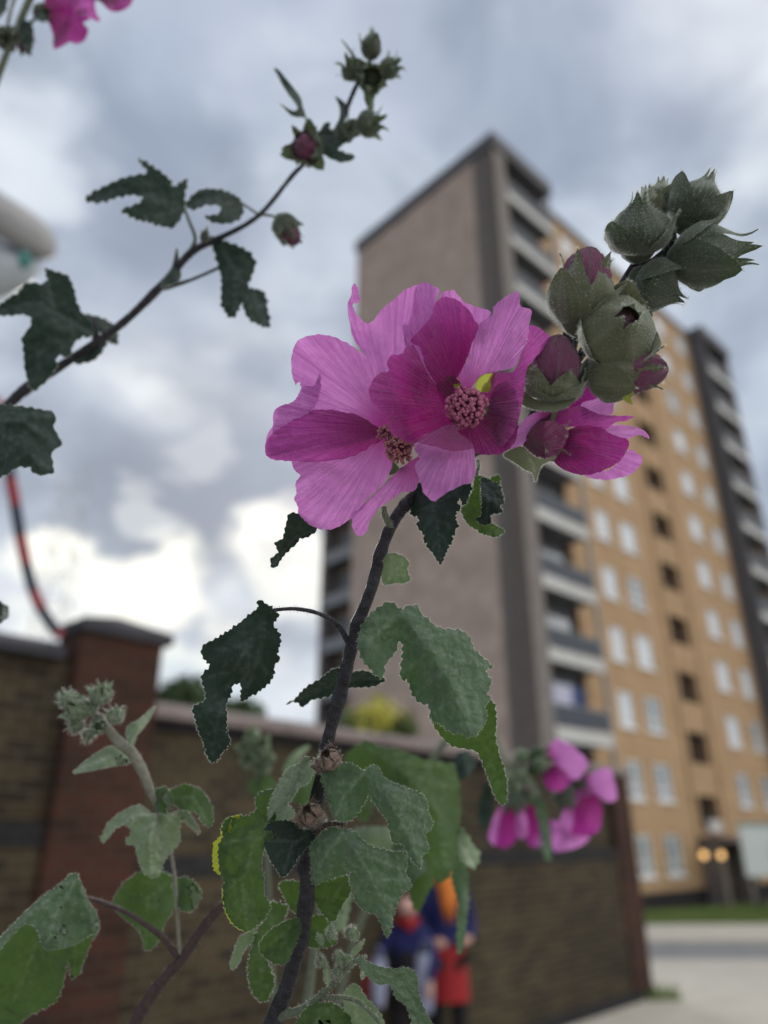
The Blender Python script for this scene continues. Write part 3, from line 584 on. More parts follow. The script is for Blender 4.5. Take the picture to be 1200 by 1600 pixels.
bud('bud', *one(K2, (255,1195)), .356, (.75,.0,.55), 66, 62, main, .35, 0, 'sepal', .2, seed=31, fuzz=900)
patch('petal', K2([(155,1235),(165,1190),(200,1135),(270,1112),(335,1140),(350,1165),(343,1195),(320,1232),(262,1275),(180,1266)]), [(820,695,.352),(850,675,.339),(885,680,.347),(850,710,.345)], M_['petal_bud'], fl3, base=one(K2,(150,1240)), rmax=90, noise_amp=.0015, step=4, seed=27)
patch('sepal', K2([(73,1258),(110,1232),(155,1222),(200,1262),(250,1275),(295,1262),(260,1288),(235,1302),(222,1332),(208,1372),(196,1335),(160,1318),(120,1290)]), [(800,708,.346),(835,718,.338),(835,750,.336),(866,716,.343)], M_['sepal'], fl3, base=one(K2,(180,1240)), fuzz=(1.5, 4, .45), noise_amp=.0012, step=4, veins=[K2([(170,1235),(200,1300),(208,1370)])])
# ---- downy bud head
def bk(p): return one(K2, p)
bud('bud', *bk((738,165)), .378, (.15,.9,-.1), 56, 50, main, .15, 0, 'sepal', .05, tap=.82, seed=41, fuzz=900)
bud('bud', *bk((695,195)), .372, (-.1,.9,.1), 52, 42, main, .12, 0, 'sepal', .02, tap=.82, seed=52, fuzz=400)
bud('bud', *bk((648,292)), .362, (-.12,.78,.45), 88, 94, main, .06, 0, 'sepal_green', .06, tap=.82, seed=42, fuzz=1500, roll=.5)
bud('bud', *bk((896,188)), .366, (.38,.85,.05), 94, 82, main, .04, 0, 'sepal_green', .0, tap=.82, seed=43, fuzz=1400, roll=.3)
bud('bud', *bk((940,408)), .360, (.98,.08,.22), 118, 90, main, .34, 0, 'sepal_green', .12, seed=44, fuzz=1500, roll=.2)
bud('bud', *bk((722,545)), .368, (.80,-.48,.25), 80, 84, main, .04, 0, 'sepal_green', .0, tap=.82, seed=45, fuzz=1300, roll=.9)
bud('bud', *bk((408,590)), .350, (.12,.98,.12), 108, 96, main, .62, 1.02, 'sepal', .10, seed=46, fuzz=1900, roll=.62)
bud('bud', *bk((558,722)), .342, (.08,.22,.97), 92, 114, main, .12, .66, 'sepal', .04, tap=.82, seed=47, fuzz=2000, roll=1.1)
bud('bud', *bk((560,900)), .350, (.92,-.02,.30), 108, 88, main, .45, .98, 'sepal', .15, seed=48, fuzz=1600, roll=.1)
bud('bud', *bk((282,965)), .349, (.08,.95,.3), 50, 86, main, .95, 1.85, 'sepal', .03, seed=49, fuzz=1000, roll=.4)
patch('sepal', K2([(555,975),(590,985),(622,975),(628,1000),(615,1015),(624,1040),(598,1033),(575,1010)]), [(970,625,.346),(985,630,.340)], M_['sepal_bright'], main, base=bk((575,975)), fuzz=(1.5,3,.4), step=3)
patch('sepal', K2([(135,1005),(165,985),(200,1015),(260,1035),(330,1020),(385,985),(380,1020),(330,1060),(250,1070),(190,1060),(150,1040)]), [(840,630,.345),(870,640,.338),(895,620,.343)], M_['sepal'], main, fuzz=(1.3,4,.4), step=4)
stem('pedicel', K2([(700,440,.372),(640,480,.374),(590,560,.378),(560,640,.38)]), [10,11,10,8], M_['stem'], main, fuzz=500)
stem('pedicel', K2([(760,250,.382),(790,330,.374),(760,400,.372),(690,455,.374)]), [7,8,9,9], M_['stem'], main, fuzz=400)
stem('pedicel', K2([(350,700,.36),(345,760,.364),(375,830,.372)]), [7,7,7], M_['stem'], main, fuzz=500)
stem('pedicel', K2([(430,780,.358),(410,820,.366),(385,860,.374)]), [7,7,6], M_['stem'], main, fuzz=500)
stem('pedicel', K2([(440,890,.362),(395,880,.37),(360,870,.376)]), [6,6,6], M_['stem'], main, fuzz=400)
stem('pedicel', K2([(270,980,.36),(290,1010,.37),(330,1000,.378)]), [7,7,6], M_['stem'], main, fuzz=300)

# ---- leaves of the main stalk
def leaf(K, pts, depth, mat='leaf', par=None, base=None, tooth=(11, 3.4), veins=(), amp=.0035, vw=9, fz=EF, seed=1, step=6, na=.0024, wave=(0,6,0), curl=0, flip=False, label=None, ex=()):
    v2 = []
    for i, vl in enumerate(veins):
        a = 1.0
        if not isinstance(vl[0], tuple): a, vl = vl[0], vl[1]
        v2.append((a, K(vl)))
    dep = [(*one(K, (p[0], p[1])), p[2]) for p in depth]
    if fz is EF and K is K6: fz = (.7, 3.0, .36)
    o = patch('leaf', K(pts), dep, M_[mat], par or main, base=one(K, base) if base else None, tooth=tooth, veins=v2, vdepth=amp, vw=vw, fuzz=fz, seed=seed, step=step, noise_amp=na, wave=wave, edge_curl=curl, flip=flip, extra_mats=ex)
    if label: o['label'] = label
    return o
stem('petiole', K4([(324,430,.352),(400,425,.353),(480,440,.354),(550,480,.355),(590,550,.357)]), [2.8,3,3.2,4,5], M_['stem'], main, fuzz=300, fm='down_dim')
leaf(K4, [(275,395),(300,408),(325,425),(342,450),(325,480),(345,510),(350,545),(338,580),(350,600),(330,620),(325,660),(290,700),(250,725),(215,745),(218,700),(215,682),(185,690),(178,720),(160,760),(165,800),(162,850),(175,885),(150,920),(125,955),(105,950),(90,900),(70,850),(55,800),(50,765),(78,755),(95,730),(80,660),(110,625),(85,595),(78,570),(90,548),(130,530),(190,490),(240,450),(275,420)],
     [(300,425,.352),(240,500,.348),(110,570,.358),(110,700,.352),(200,600,.342),(110,900,.346),(140,780,.342),(300,600,.358),(230,720,.362)], 'leaf_shaded', base=(300,420), veins=[[(305,422),(262,500),(200,620),(140,780),(115,930)], [(300,430),(290,560),(230,720)], [.6,[(240,550),(120,570)]], [.6,[(190,640),(100,660)]]], amp=.004, seed=51, tooth=(9,2.6))
leaf(K19, [(372,348),(345,358),(318,372),(290,395),(268,422),(250,455),(238,490),(230,540),(240,575),(255,610),(290,648),(332,684),(338,650),(350,618),(378,582),(402,552),(398,530),(412,518),(430,532),(428,600),(420,680),(450,690),(470,750),(510,795),(545,800),(552,835),(560,872),(600,890),(640,920),(690,930),(735,943),(775,905),(800,850),(790,805),(818,778),(800,755),(820,700),(800,670),(795,642),(825,640),(790,600),(745,560),(720,500),(680,475),(620,470),(560,450),(540,420),(508,402),(500,378),(468,362),(420,380)],
     [(420,385,.352),(250,540,.338),(330,670,.330),(520,520,.340),(640,700,.334),(735,930,.326),(470,720,.345),(800,650,.348),(620,470,.350),(500,370,.356),(420,540,.348)], 'leaf', base=(420,385),
     veins=[[(420,385),(520,520),(600,650),(660,760),(735,930)], [(420,388),(340,460),(270,530)], [.6,[(480,470),(560,490),(700,500)]], [.6,[(540,560),(650,590),(800,640)]], [.5,[(600,650),(700,680),(800,700)]], [.5,[(650,740),(740,760),(800,760)]], [.5,[(540,560),(480,620),(430,650)]], [.5,[(600,650),(540,710),(480,760)]], [.5,[(650,750),(610,800),(560,850)]], [.4,[(420,400),(400,470),(330,600)]]], amp=-.004, vw=10, seed=52, step=5, na=.0022, tooth=(12,3.2), wave=(.0012,13,0), curl=.001)
patch('leaf', [(672,1116),(690,1150),(711,1166),(746,1175),(762,1210),(775,1245),(788,1256),(791,1225),(783,1190),(773,1156),(775,1128),(768,1095),(745,1105),(720,1130),(700,1110)], [(700,1120,.352),(760,1130,.345),(785,1250,.336),(740,1175,.35)], M_['leaf_green'], main, base=(740,1110), tooth=(11,2.5), fuzz=EF, seed=53, veins=[[(735,1110),(768,1190),(788,1254)]], step=6)
leaf(K4, [(370,758),(385,748),(402,740),(440,700),(490,670),(545,633),(592,650),(640,640),(700,662),(715,668),(682,690),(620,697),(580,700),(520,725),(480,735),(450,745),(430,765),(405,745)],
     [(560,680,.372),(370,758,.382),(715,665,.372)], 'leaf_shaded', base=(700,665), veins=[[(700,665),(560,675),(380,755)]], seed=54, step=5, tooth=(11,2.2))
leaf(K4, [(735,232),(775,243),(797,265),(790,290),(802,322),(780,335),(740,335),(715,345),(705,325),(700,290),(712,250)], [(715,345,.36),(790,260,.352),(740,280,.354)], 'leaf_pale', base=(712,345), veins=[[(712,345),(750,290),(785,262)],[.6,[(730,300),(790,310)]]], seed=55, step=4, tooth=(14,1.6))
leaf(K4, [(385,95),(415,98),(440,118),(475,140),(472,158),(430,180),(418,178),(410,195),(380,220),(355,250),(335,280),(320,277),(322,250),(345,230),(335,196),(362,180),(370,140)], [(470,150,.352),(330,275,.346),(370,140,.345),(400,190,.352)], 'leaf_shaded', base=(475,148), veins=[[(475,148),(400,180),(325,272)]], amp=.004, seed=56, step=4, tooth=(10,2))
leaf(K9, [(180,230),(150,290),(130,340),(150,400),(130,480),(160,520),(192,512),(215,560),(190,600),(230,655),(262,690),(255,750),(290,770),(292,812),(330,850),(370,912),(412,962),(432,925),(450,880),(472,830),(490,782),(515,760),(520,690),(548,690),(540,640),(575,615),(552,560),(545,512),(560,470),(600,445),(562,385),(600,350),(620,415),(660,370),(685,290),(700,260),(680,215),(560,180),(350,160)],
     [(170,480,.36),(350,300,.352),(415,955,.335),(250,700,.345),(520,650,.34),(400,600,.338)], 'leaf_shaded', base=(170,480), veins=[[(175,478),(290,430),(400,380),(600,270)], [(330,400),(380,600),(415,950)], [.6,[(360,520),(250,640)]], [.6,[(370,560),(520,600)]]], seed=57, step=4.5, tooth=(8,2.4))
leaf(K9, [(740,130),(800,150),(870,180),(892,150),(965,148),(958,220),(990,310),(998,390),(960,420),(982,480),(900,490),(870,512),(880,570),(940,620),(1012,665),(965,688),(930,712),(830,690),(780,670),(740,632),(690,612),(640,550),(602,460),(612,430),(690,330),(720,230)],
     [(740,130,.374),(620,440,.37),(1010,665,.356),(900,350,.368),(740,560,.36)], 'leaf_green', base=(745,130), veins=[[(745,130),(730,400),(800,600),(1000,662)]], seed=58, step=4.5, tooth=(8,2))
leaf(K9, [(800,160),(880,195),(960,240),(978,310),(1000,390),(962,420),(982,480),(905,490),(872,520),(882,578),(822,600),(780,580),(738,542),(790,522),(800,400),(795,300)], [(860,180,.368),(990,390,.350),(780,560,.354),(850,400,.346)], 'leaf_shaded', base=(745,130), veins=[[(800,170),(860,350),(830,590)],[.7,[(860,250),(980,400)]]], amp=.0025, seed=59, step=4, tooth=(8,2.2))
stem('petiole', K9([(745,130,.37),(765,60,.372),(760,0,.378)]), [2.5,2.5,3], M_['stem_green'], main, fuzz=250)
# lower cluster
stem('petiole', K6([(640,112,.350),(560,120,.352),(500,160,.358)]), [3,4,5], M_['stem_green'], main, fuzz=150)
leaf(K6, [(500,150),(530,110),(600,88),(660,115),(682,126),(710,98),(735,108),(770,155),(850,195),(920,220),(945,252),(945,292),(968,340),(955,372),(930,392),(952,452),(920,482),(922,532),(885,500),(842,432),(800,422),(780,330),(760,310),(740,280),(700,220),(680,250),(625,325),(570,332),(542,292),(520,230),(510,180)],
     [(640,112,.350),(520,200,.346),(570,325,.342),(790,240,.336),(940,260,.348),(915,520,.333),(800,400,.338),(700,220,.348)], 'leaf', base=(680,128), veins=[[(680,128),(790,250),(860,380),(915,515)], [(675,130),(600,220),(555,315)], [.7,[(740,190),(930,290)]], [.6,[(820,300),(950,370)]], [.6,[(850,360),(790,380)]], [.4,[(640,170),(530,190)]]], amp=-.0048, vw=12, seed=60, step=5, na=.0022, tooth=(10,2.6), curl=.0015)
leaf(K6, [(455,440),(500,390),(545,362),(575,375),(600,372),(640,387),(700,440),(790,465),(842,472),(860,520),(850,560),(880,612),(840,642),(805,720),(790,800),(775,828),(750,762),(720,722),(690,722),(640,672),(640,632),(618,602),(625,545),(600,562),(560,572),(500,592),(462,602),(455,520)],
     [(580,380,.346),(470,580,.350),(690,450,.334),(850,480,.342),(780,815,.328),(640,640,.340),(560,540,.342)], 'leaf', base=(585,382), veins=[[(585,382),(680,520),(740,640),(780,805)], [(585,385),(520,470),(475,560)], [.7,[(640,455),(830,540)]], [.6,[(710,580),(860,590)]], [.6,[(700,560),(640,640)]], [.5,[(740,640),(820,680)]]], amp=-.0048, vw=12, seed=61, step=5, na=.0022, tooth=(10,2.6), curl=.0015)
leaf(K6, [(300,210),(240,215),(215,250),(225,282),(180,320),(150,312),(92,330),(75,372),(80,400),(62,440),(60,500),(70,560),(85,590),(78,640),(92,720),(130,780),(185,803),(230,770),(270,722),(275,690),(252,650),(250,600),(240,500),(262,430),(300,380),(300,320)],
     [(300,300,.356),(90,400,.346),(180,800,.336),(260,650,.344),(200,450,.342)], 'leaf_green', base=(330,330), veins=[[(330,330),(210,430),(160,600),(180,790)], [.6,[(230,400),(80,430)]], [.6,[(170,560),(80,640)]], [.5,[(180,500),(260,560)]]], amp=-.003, seed=62, step=5, na=.003, tooth=(9,2.4), wave=(.001,12,0))
leaf(K6, [(150,312),(92,330),(72,372),(68,400),(40,430),(34,500),(45,550),(72,562),(85,590),(74,640),(88,722),(128,784),(184,808),(190,795),(140,765),(100,700),(90,640),(98,590),(110,540),(85,500),(95,440),(110,370)],
     [(90,400,.348),(60,500,.347),(180,800,.338)], 'leaf_yellow', base=(110,400), seed=63, step=4.5, na=.001, tooth=(9,1.8), fz=None, label='yellowing outer rim of a leaf')
leaf(K6, [(430,60),(462,108),(440,170),(402,190),(372,240),(352,262),(382,310),(332,330),(272,332),(280,262),(310,190),(352,120),(402,90)], [(440,90,.358),(290,300,.343),(350,200,.344)], 'leaf', base=(460,90), veins=[[(450,90),(350,190),(285,320)]], amp=.004, seed=64, step=4.5, na=.002, tooth=(8,2.4))
leaf(K6, [(262,360),(300,340),(350,335),(400,350),(440,372),(475,395),(440,440),(402,480),(372,530),(335,572),(300,530),(275,490),(255,430)], [(450,380,.354),(340,560,.338),(290,400,.344)], 'leaf_shaded', base=(450,385), veins=[[(450,385),(370,440),(335,560)],[.6,[(390,420),(270,420)]]], amp=.003, seed=65, step=4.5, na=.002, tooth=(8,2.2))
for (q, dd, w, sd_) in [((530,72),.350,30,71),((497,95),.352,20,72),((452,305),.350,30,73),((425,330),.352,18,74),((480,330),.354,20,75)]:
    bud('seed_capsule', *one(K6, q), dd, (-.3,.6,.5), w*1.1, w*1.15, main, .3, 0, 'dry', .12, seed=sd_, fuzz=260, epi=True)
stem('petiole', K6([(600,345,.346),(520,350,.350),(470,390,.360)]), [3.2,4,5], M_['stem_brown'], main, fuzz=150)
leaf(K6, [(470,600),(540,580),(620,572),(618,640),(590,682),(545,762),(500,722),(470,672)], [(600,580,.37),(480,620,.374),(540,755,.364)], 'leaf_green', base=(610,575), veins=[[(610,575),(550,660),(540,755)]], seed=66, step=6, tooth=(10,2))
leaf(K6, [(320,600),(400,595),(420,640),(410,700),(380,722),(342,662)], [(380,600,.40),(385,720,.395)], 'leaf_green', base=(380,600), seed=67, step=7, tooth=(12,2), fz=EFS)
leaf(K6, [(235,882),(258,822),(330,770),(398,750),(405,800),(372,882),(340,942),(282,932)], [(400,760,.362),(240,880,.354),(330,930,.352)], 'leaf_green', base=(400,755), veins=[[(400,755),(320,830),(245,885)],[.5,[(340,810),(360,900)]]], seed=68, step=5, tooth=(12,2))
leaf(K6, [(275,690),(330,690),(352,712),(302,800),(245,860),(270,950),(292,1030),(250,1102),(200,1052),(188,960),(208,850),(250,762)], [(320,700,.40),(250,1090,.38),(220,900,.385)], 'leaf_green', base=(330,695), veins=[[(330,695),(240,860),(240,1090)]], seed=69, step=7, tooth=(12,3), fz=EFS)
leaf(K6, [(440,762),(500,738),(545,790),(562,830),(548,862),(500,872),(440,862)], [(450,765,.374),(560,840,.37)], 'leaf_green', base=(445,765), veins=[[(445,765),(555,840)]], seed=70, step=6, tooth=(12,2))
leaf(K6, [(140,850),(170,820),(210,790),(220,830),(170,880),(130,960),(110,950)], [(200,800,.40),(120,950,.39)], 'leaf_pale', seed=77, step=6, tooth=(12,2), fz=EFS)
leaf(K6, [(655,920),(720,948),(800,968),(870,964),(905,1000),(908,1060),(930,1130),(965,1210),(900,1215),(862,1122),(820,1092),(792,1030),(742,1032),(700,1002),(668,960)], [(660,925,.352),(800,975,.336),(940,1200,.332),(850,1100,.346),(740,1020,.35)], 'leaf', base=(665,925), veins=[[(665,925),(780,985),(860,1060),(930,1200)],[.6,[(830,1030),(905,1000)]]], amp=-.004, seed=78, step=5, na=.002, tooth=(10,2.4), curl=.001)
leaf(K6, [(385,1230),(400,1180),(440,1130),(520,1108),(590,1140),(625,1200),(630,1290),(400,1290)], [(520,1115,.36),(450,1250,.345),(600,1250,.35)], 'leaf_green', base=(560,1110), veins=[[(560,1112),(480,1180),(440,1280)]], amp=.0015, seed=79, step=6, tooth=(12,2.5))
leaf(K6, [(595,1120),(600,1060),(640,1030),(680,1082),(722,1130),(765,1210),(700,1290),(620,1290)], [(620,1050,.362),(700,1250,.35)], 'leaf_pale', base=(600,1050), veins=[[(610,1050),(680,1250)]], seed=80, step=6, tooth=(12,2.5))
stem('side_shoot', K6([(690,915,.352),(640,930,.353),(600,970,.355),(560,1010,.357),(500,1070,.36),(420,1135,.365),(300,1170,.378)]), [2.5,3,4,5,5,6,8], M_['stem_green'], main, fuzz=600)
stem('petiole', K6([(750,1200,.345),(690,1135,.348),(640,1100,.352),(570,1085,.356),(500,1090,.36)]), [3,3,3,3,4], M_['stem_green'], main, fuzz=250)
rg = random.Random(11)
for i in range(13):   # young folded leaves and small buds at the tip of the side shoot
    cx = rg.uniform(480, 680); cy = rg.uniform(800, 1010)
    if i % 3 == 0: bud('bud', *one(K6, (cx, cy)), .352+rg.uniform(-.006,.01), (rg.uniform(-.5,.5), .9, .3), 20, 15, main, .2, 0, 'leaf_pale', .15, seed=90+i, fuzz=150, epi=False)
    else:
        a_ = rg.uniform(-.7, .7); ln = rg.uniform(55, 105); wd2 = rg.uniform(12, 22); ux, uy = math.sin(a_), -math.cos(a_)
        ptsl = [(cx+ux*ln*t+uy*wd2*s_*w_, cy+uy*ln*t-ux*wd2*s_*w_) for s_, seq in ((1, [(-.5,.0),(-.2,.8),(.1,1),(.35,.6),(.55,0)]), (-1, [(.35,.6),(.1,1),(-.2,.8)])) for t, w_ in seq]
        leaf(K6, ptsl, [(cx-ux*ln*.5, cy-uy*ln*.5, .36), (cx+ux*ln*.5, cy+uy*ln*.5, .35)], 'leaf_pale', veins=[[(cx-ux*ln*.5, cy-uy*ln*.5), (cx+ux*ln*.5, cy+uy*ln*.5)]], amp=.003, seed=100+i, step=4, tooth=None, fz=(.8,3,.4))

# ---- stalk behind, with the big soft leaves right of the main stalk and the far pink flowers
GRP = 'mallow stalks in the flower bed'
rear = empty('mallow_plant', (.16, .92, 0), label='blurred mallow stalk with drooping bell-shaped pink flowers before the brick wall', cat='flowering plant', group=GRP)
D = .86
stem('stem', [(*one(K14, p), D) for p in [(520,255),(440,300),(330,345),(210,310),(160,160)]], [9,11,11,11,9], M_['stem_pale'], rear, fuzz=0)
stem('stem', [(775,1155,D),(735,1140,D+.01),(690,1165,D+.02),(655,1240,D+.02),(610,1350,D+.01),(560,1450,D),(510,1640,D)], [9,7,6,5,5,5,6], M_['stem_green'], rear, tail=(-.02, .85))
def pt(par, pts, dz, mat='petal', base=None, seed=1, K=K14, Dd=None, wave=.003, veins=()):
    Dd = Dd or D; q = K(pts); cx = sum(p[0] for p in q)/len(q); cy = sum(p[1] for p in q)/len(q)
    xs = [p[0] for p in q]; ys = [p[1] for p in q]
    dep = [(cx, cy, Dd+dz), (min(xs), cy, Dd+dz+.010), (max(xs), cy, Dd+dz+.010), (cx, min(ys), Dd+dz+.004), (cx, max(ys), Dd+dz-.006)]
    return patch('petal', q, dep, M_[mat], par, base=one(K, base) if base else None, seed=seed, step=6, wave=(wave, 7, seed), noise_amp=.002)
fa = bud('flower', *one(K14, (470,310)), D, (.7,.4,.3), 40, 34, rear, .7, 0, 'leaf_green', .1, seed=201, fuzz=0)
pt(fa, [(530,235),(590,158),(680,190),(760,250),(825,330),(800,400),(730,460),(640,400),(560,310)], -.01, base=(500,300), seed=2)
pt(fa, [(490,410),(560,340),(640,380),(710,450),(640,530),(540,520)], -.02, 'petal_deep', base=(480,330), seed=3)
fb = bud('flower', *one(K14, (745,450)), D+.01, (.8,0,.3), 30, 28, rear, .7, 0, 'sepal_green', .1, seed=202, fuzz=0)
pt(fb, [(770,470),(860,400),(980,370),(1012,450),(1035,590),(960,612),(880,560)], 0, base=(750,460), seed=4)
fc = bud('flower', *one(K14, (660,570)), D, (.3,-.8,.3), 34, 36, rear, .7, 0, 'sepal_green', .1, seed=203, fuzz=0)
pt(fc, [(620,820),(650,700),(700,560),(780,520),(880,540),(922,620),(922,780),(870,842),(780,862),(700,882)], .0, 'petal_deep', base=(780,500), seed=5)
pt(fc, [(615,815),(640,700),(700,560),(785,520),(890,545),(800,580),(740,610),(720,700),(700,830),(650,840)], -.014, base=(780,500), seed=6)
pt(fc, [(560,760),(620,760),(700,840),(830,865),(780,925),(640,972),(568,950)], -.006, base=(700,560), seed=7)
fd = bud('flower', *one(K14, (290,600)), D-.01, (0,-.9,.3), 34, 40, rear, .7, 0, 'sepal_green', .1, seed=204, fuzz=0)
pt(fd, [(108,870),(140,740),(190,650),(290,640),(312,780),(310,880),(240,945),(170,930)], 0, 'petal_deep', base=(280,600), seed=8)
pt(fd, [(300,660),(350,640),(388,760),(378,870),(320,862)], -.014, base=(320,600), seed=9)
pt(fd, [(108,870),(140,740),(190,650),(215,660),(190,760),(170,860),(150,930)], -.01, base=(280,600), seed=10)
pt(fd, [(370,640),(480,680),(560,760),(545,880),(450,942),(385,890)], .004, 'petal_deep', base=(380,600), seed=11)
pt(fd, [(440,860),(500,840),(550,800),(545,880),(450,942)], -.008, base=(380,600), seed=12)
for i, (x_, y_, w_) in enumerate([(300,505,28),(385,490,26),(250,430,24),(340,420,24),(420,560,24),(480,350,26),(230,520,20),(130,260,22),(350,280,22)]):
    bud('bud', *one(K14, (x_, y_)), D-.01, (rg.uniform(-.5,.5), -.5, .7), w_, w_, rear, .3, .8 if i == 1 else 0, 'leaf_pale', .1, seed=210+i, fuzz=0, epi=False)
def lf2(par, K, pts, Dd, mat='leaf', seed=1, veins=(), tooth=(13, 3), fz=None, droop=.02, step=7, amp=.004):
    q = K(pts); xs = [p[0] for p in q]; ys = [p[1] for p in q]; cx = sum(xs)/len(xs); cy = sum(ys)/len(ys)
    dep = [(cx, min(ys), Dd), (cx, max(ys), Dd-droop), (min(xs), cy, Dd+droop*.3), (max(xs), cy, Dd+droop*.4), (cx, cy, Dd-droop*.7)]
    return patch('leaf', q, dep, M_[mat], par, tooth=tooth, veins=[K(v) for v in veins], vdepth=amp, vw=13, fuzz=fz, seed=seed, step=step, noise_amp=.0026)
lf2(rear, K14, [(440,600),(500,615),(540,760),(560,1010),(530,1040),(505,960),(480,800)], D-.03, 'leaf', 220, [[(470,610),(530,1020)]])
lf2(rear, K14, [(90,480),(140,560),(130,700),(85,810),(50,760),(45,640)], D, 'leaf_shaded', 221)
lf2(rear, K14, [(400,330),(500,280),(530,330),(470,400),(400,400)], D, 'leaf_green', 222)
mid = empty('mallow_plant', (.06, .62, 0), label='flowerless mallow stalk whose broad blurred leaves hang just above the two people', cat='flowering plant', group=GRP)
D2 = .56
stem('stem', [(650,1190,D2),(600,1200,D2),(550,1240,D2),(516,1320,D2),(496,1450,D2),(470,1640,D2)], [4,5,6,6,7,8], M_['stem_green'], mid, tail=(.06, .6))
lf2(mid, K6, [(600,60),(640,20),(700,-5),(740,20),(850,40),(920,70),(1010,88),(1060,100),(1082,200),(1090,280),(1078,400),(1060,500),(1030,580),(990,590),(972,500),(930,440),(880,380),(800,260),(700,150),(640,120)], D2, 'leaf_green', 230, [[(690,20),(860,130),(1000,300),(1030,560)],[(860,130),(1070,200)],[(800,80),(1040,110)]], (16,3), droop=.05, amp=-.006)
lf2(mid, K6, [(850,400),(960,380),(1000,440),(985,560),(950,640),(915,712),(890,700),(870,600)], D2+.03, 'leaf_green', 231)
lf2(mid, K6, [(1040,380),(1090,365),(1130,420),(1168,480),(1145,535),(1100,505),(1060,450)], D2-.01, 'leaf_pale', 232, [[(1060,385),(1140,520)]])
lf2(mid, K6, [(1070,480),(1110,520),(1120,640),(1110,800),(1090,900),(1075,860),(1080,700),(1050,560)], D2+.04, 'leaf', 233)
lf2(mid, K6, [(600,380),(700,360),(790,370),(800,440),(760,470),(700,440),(640,400)], D2, 'leaf_pale', 234)
lf2(mid, K6, [(640,190),(700,200),(720,260),(690,330),(650,320),(620,260)], D2, 'leaf_green', 235)
lf2(mid, K6, [(380,150),(470,120),(480,260),(400,260),(350,210)], D2, 'leaf_green', 236)
lf2(mid, K6, [(1070,60),(1120,40),(1150,90),(1110,150),(1060,130)], D2+.05, 'leaf_shaded', 237)
lf2(mid, K6, [(800,430),(860,430),(940,520),(920,560),(860,600),(820,540)], D2, 'leaf', 238)
lf2(mid, K6, [(590,690),(620,640),(600,780),(570,800),(520,770),(540,720)], D2, 'leaf_pale', 239)

# ---- arching stalk at the left, dark against the sky
arch = empty('mallow_plant', (-.40, .5, 0), label='thin mallow stalk arching across the sky with dark leaves and small closed buds', cat='flowering plant', group=GRP)
D3 = .52
def k3(pts, d): return [(*one(K3, p), d) for p in pts]
stem('stem', k3([(1080,200),(1045,250),(1010,330),(960,430),(870,500),(760,630),(640,700),(560,740),(470,840),(330,970),(90,1130),(20,1190),(-120,1300),(-320,1560)], D3), [3,3.5,3.5,3,3.2,3.6,4.5,6,6,6.5,8,8,9,11], M_['stem'], arch, fuzz=700, fm='down_dim', tail=(-.40, .5))
stem('petiole', k3([(640,785),(560,820),(480,845)], D3), [2.4,2.6,4], M_['stem'], arch)
stem('petiole', k3([(540,610),(555,650),(572,700),(555,740)], D3), [2.4,2.6,3,4], M_['stem_green'], arch)
stem('petiole', k3([(700,590),(730,610),(760,630)], D3), [1.8,1.8,2], M_['stem_green'], arch)
stem('petiole', K10([(715,505,D3),(780,560,D3),(800,630,D3),(790,700,D3)]), [5,5,5,5], M_['stem'], arch)
stem('petiole', K13([(330,700,D3),(350,740,D3),(370,790,D3)]), [2,2,2.4], M_['stem_green'], arch)
EF3 = (.7, 3, .6)
lf2(arch, K3, [(250,585),(300,550),(370,520),(432,507),(405,468),(442,487),(490,520),(510,550),(547,523),(540,570),(540,612),(510,662),(470,660),(440,650),(400,640),(358,614),(400,602),(420,580),(400,570),(350,574),(300,590)], D3, 'leaf_shaded', 240, [[(535,608),(450,570),(255,585)],[(530,610),(420,640)]], (13,3.2), EF3)
lf2(arch, K3, [(545,602),(580,560),(630,555),(692,575),(712,605),(700,640),(650,655),(600,636),(640,628),(646,605),(610,598),(570,612)], D3-.01, 'leaf_shaded', 241, [[(705,605),(620,580),(550,602)]], (12,2.4), EF3)
lf2(arch, K3, [(612,695),(650,705),(722,735),(746,770),(740,800),(726,840),(770,855),(782,900),(786,957),(740,940),(720,920),(710,885),(680,930),(650,890),(650,820),(630,740)], D3-.01, 'leaf_shaded', 242, [[(640,705),(690,800),(690,910)],[(690,800),(750,870),(780,950)]], (12,2.8), EF3)
lf2(arch, K10, [(-60,470),(0,410),(80,350),(160,310),(210,240),(300,225),(350,240),(400,190),(372,103),(450,130),(560,170),(612,270),(642,400),(690,490),(745,540),(770,620),(745,680),(700,662),(640,700),(600,740),(592,800),(560,842),(500,822),(460,852),(472,912),(400,1020),(290,1120),(268,1110),(222,1000),(202,870),(200,780),(190,680),(230,620),(262,570),(255,505),(200,485),(100,492),(0,492),(-60,500)], D3-.02, 'leaf_shaded', 243, [[(760,640),(450,450),(380,110)],[(750,650),(300,380),(-40,470)],[(740,680),(400,700),(240,1000)]], (14,2.4), EF3, step=6)
lf2(arch, K10, [(700,490),(770,498),(870,530),(955,592),(860,650),(820,620),(790,560)], D3+.01, 'leaf_shaded', 244, [[(700,495),(900,600)]], (12,2), EF3, step=5)
lf2(arch, K10, [(610,882),(720,885),(802,850),(870,760),(902,705),(978,742),(970,640),(940,600),(800,700),(680,800)], D3+.01, 'leaf_shaded', 245, [[(960,640),(800,760),(640,870)]], (12,2.4), EF3, step=5)
lf2(arch, K8, [(-60,25),(0,30),(100,40),(195,60),(192,110),(220,160),(212,182),(185,200),(187,272),(120,275),(115,255),(90,250),(60,255),(0,290),(-60,295)], D3-.08, 'leaf_shaded', 246, [[(-40,80),(100,90),(200,170)],[(-40,100),(80,180),(180,260)],[(0,90),(190,70)]], (16,2.6), EF3, amp=-.005)
lf2(arch, K8, [(-40,730),(5,742),(32,770),(20,800),(0,815),(-40,820)], D3-.04, 'leaf_shaded', 247)
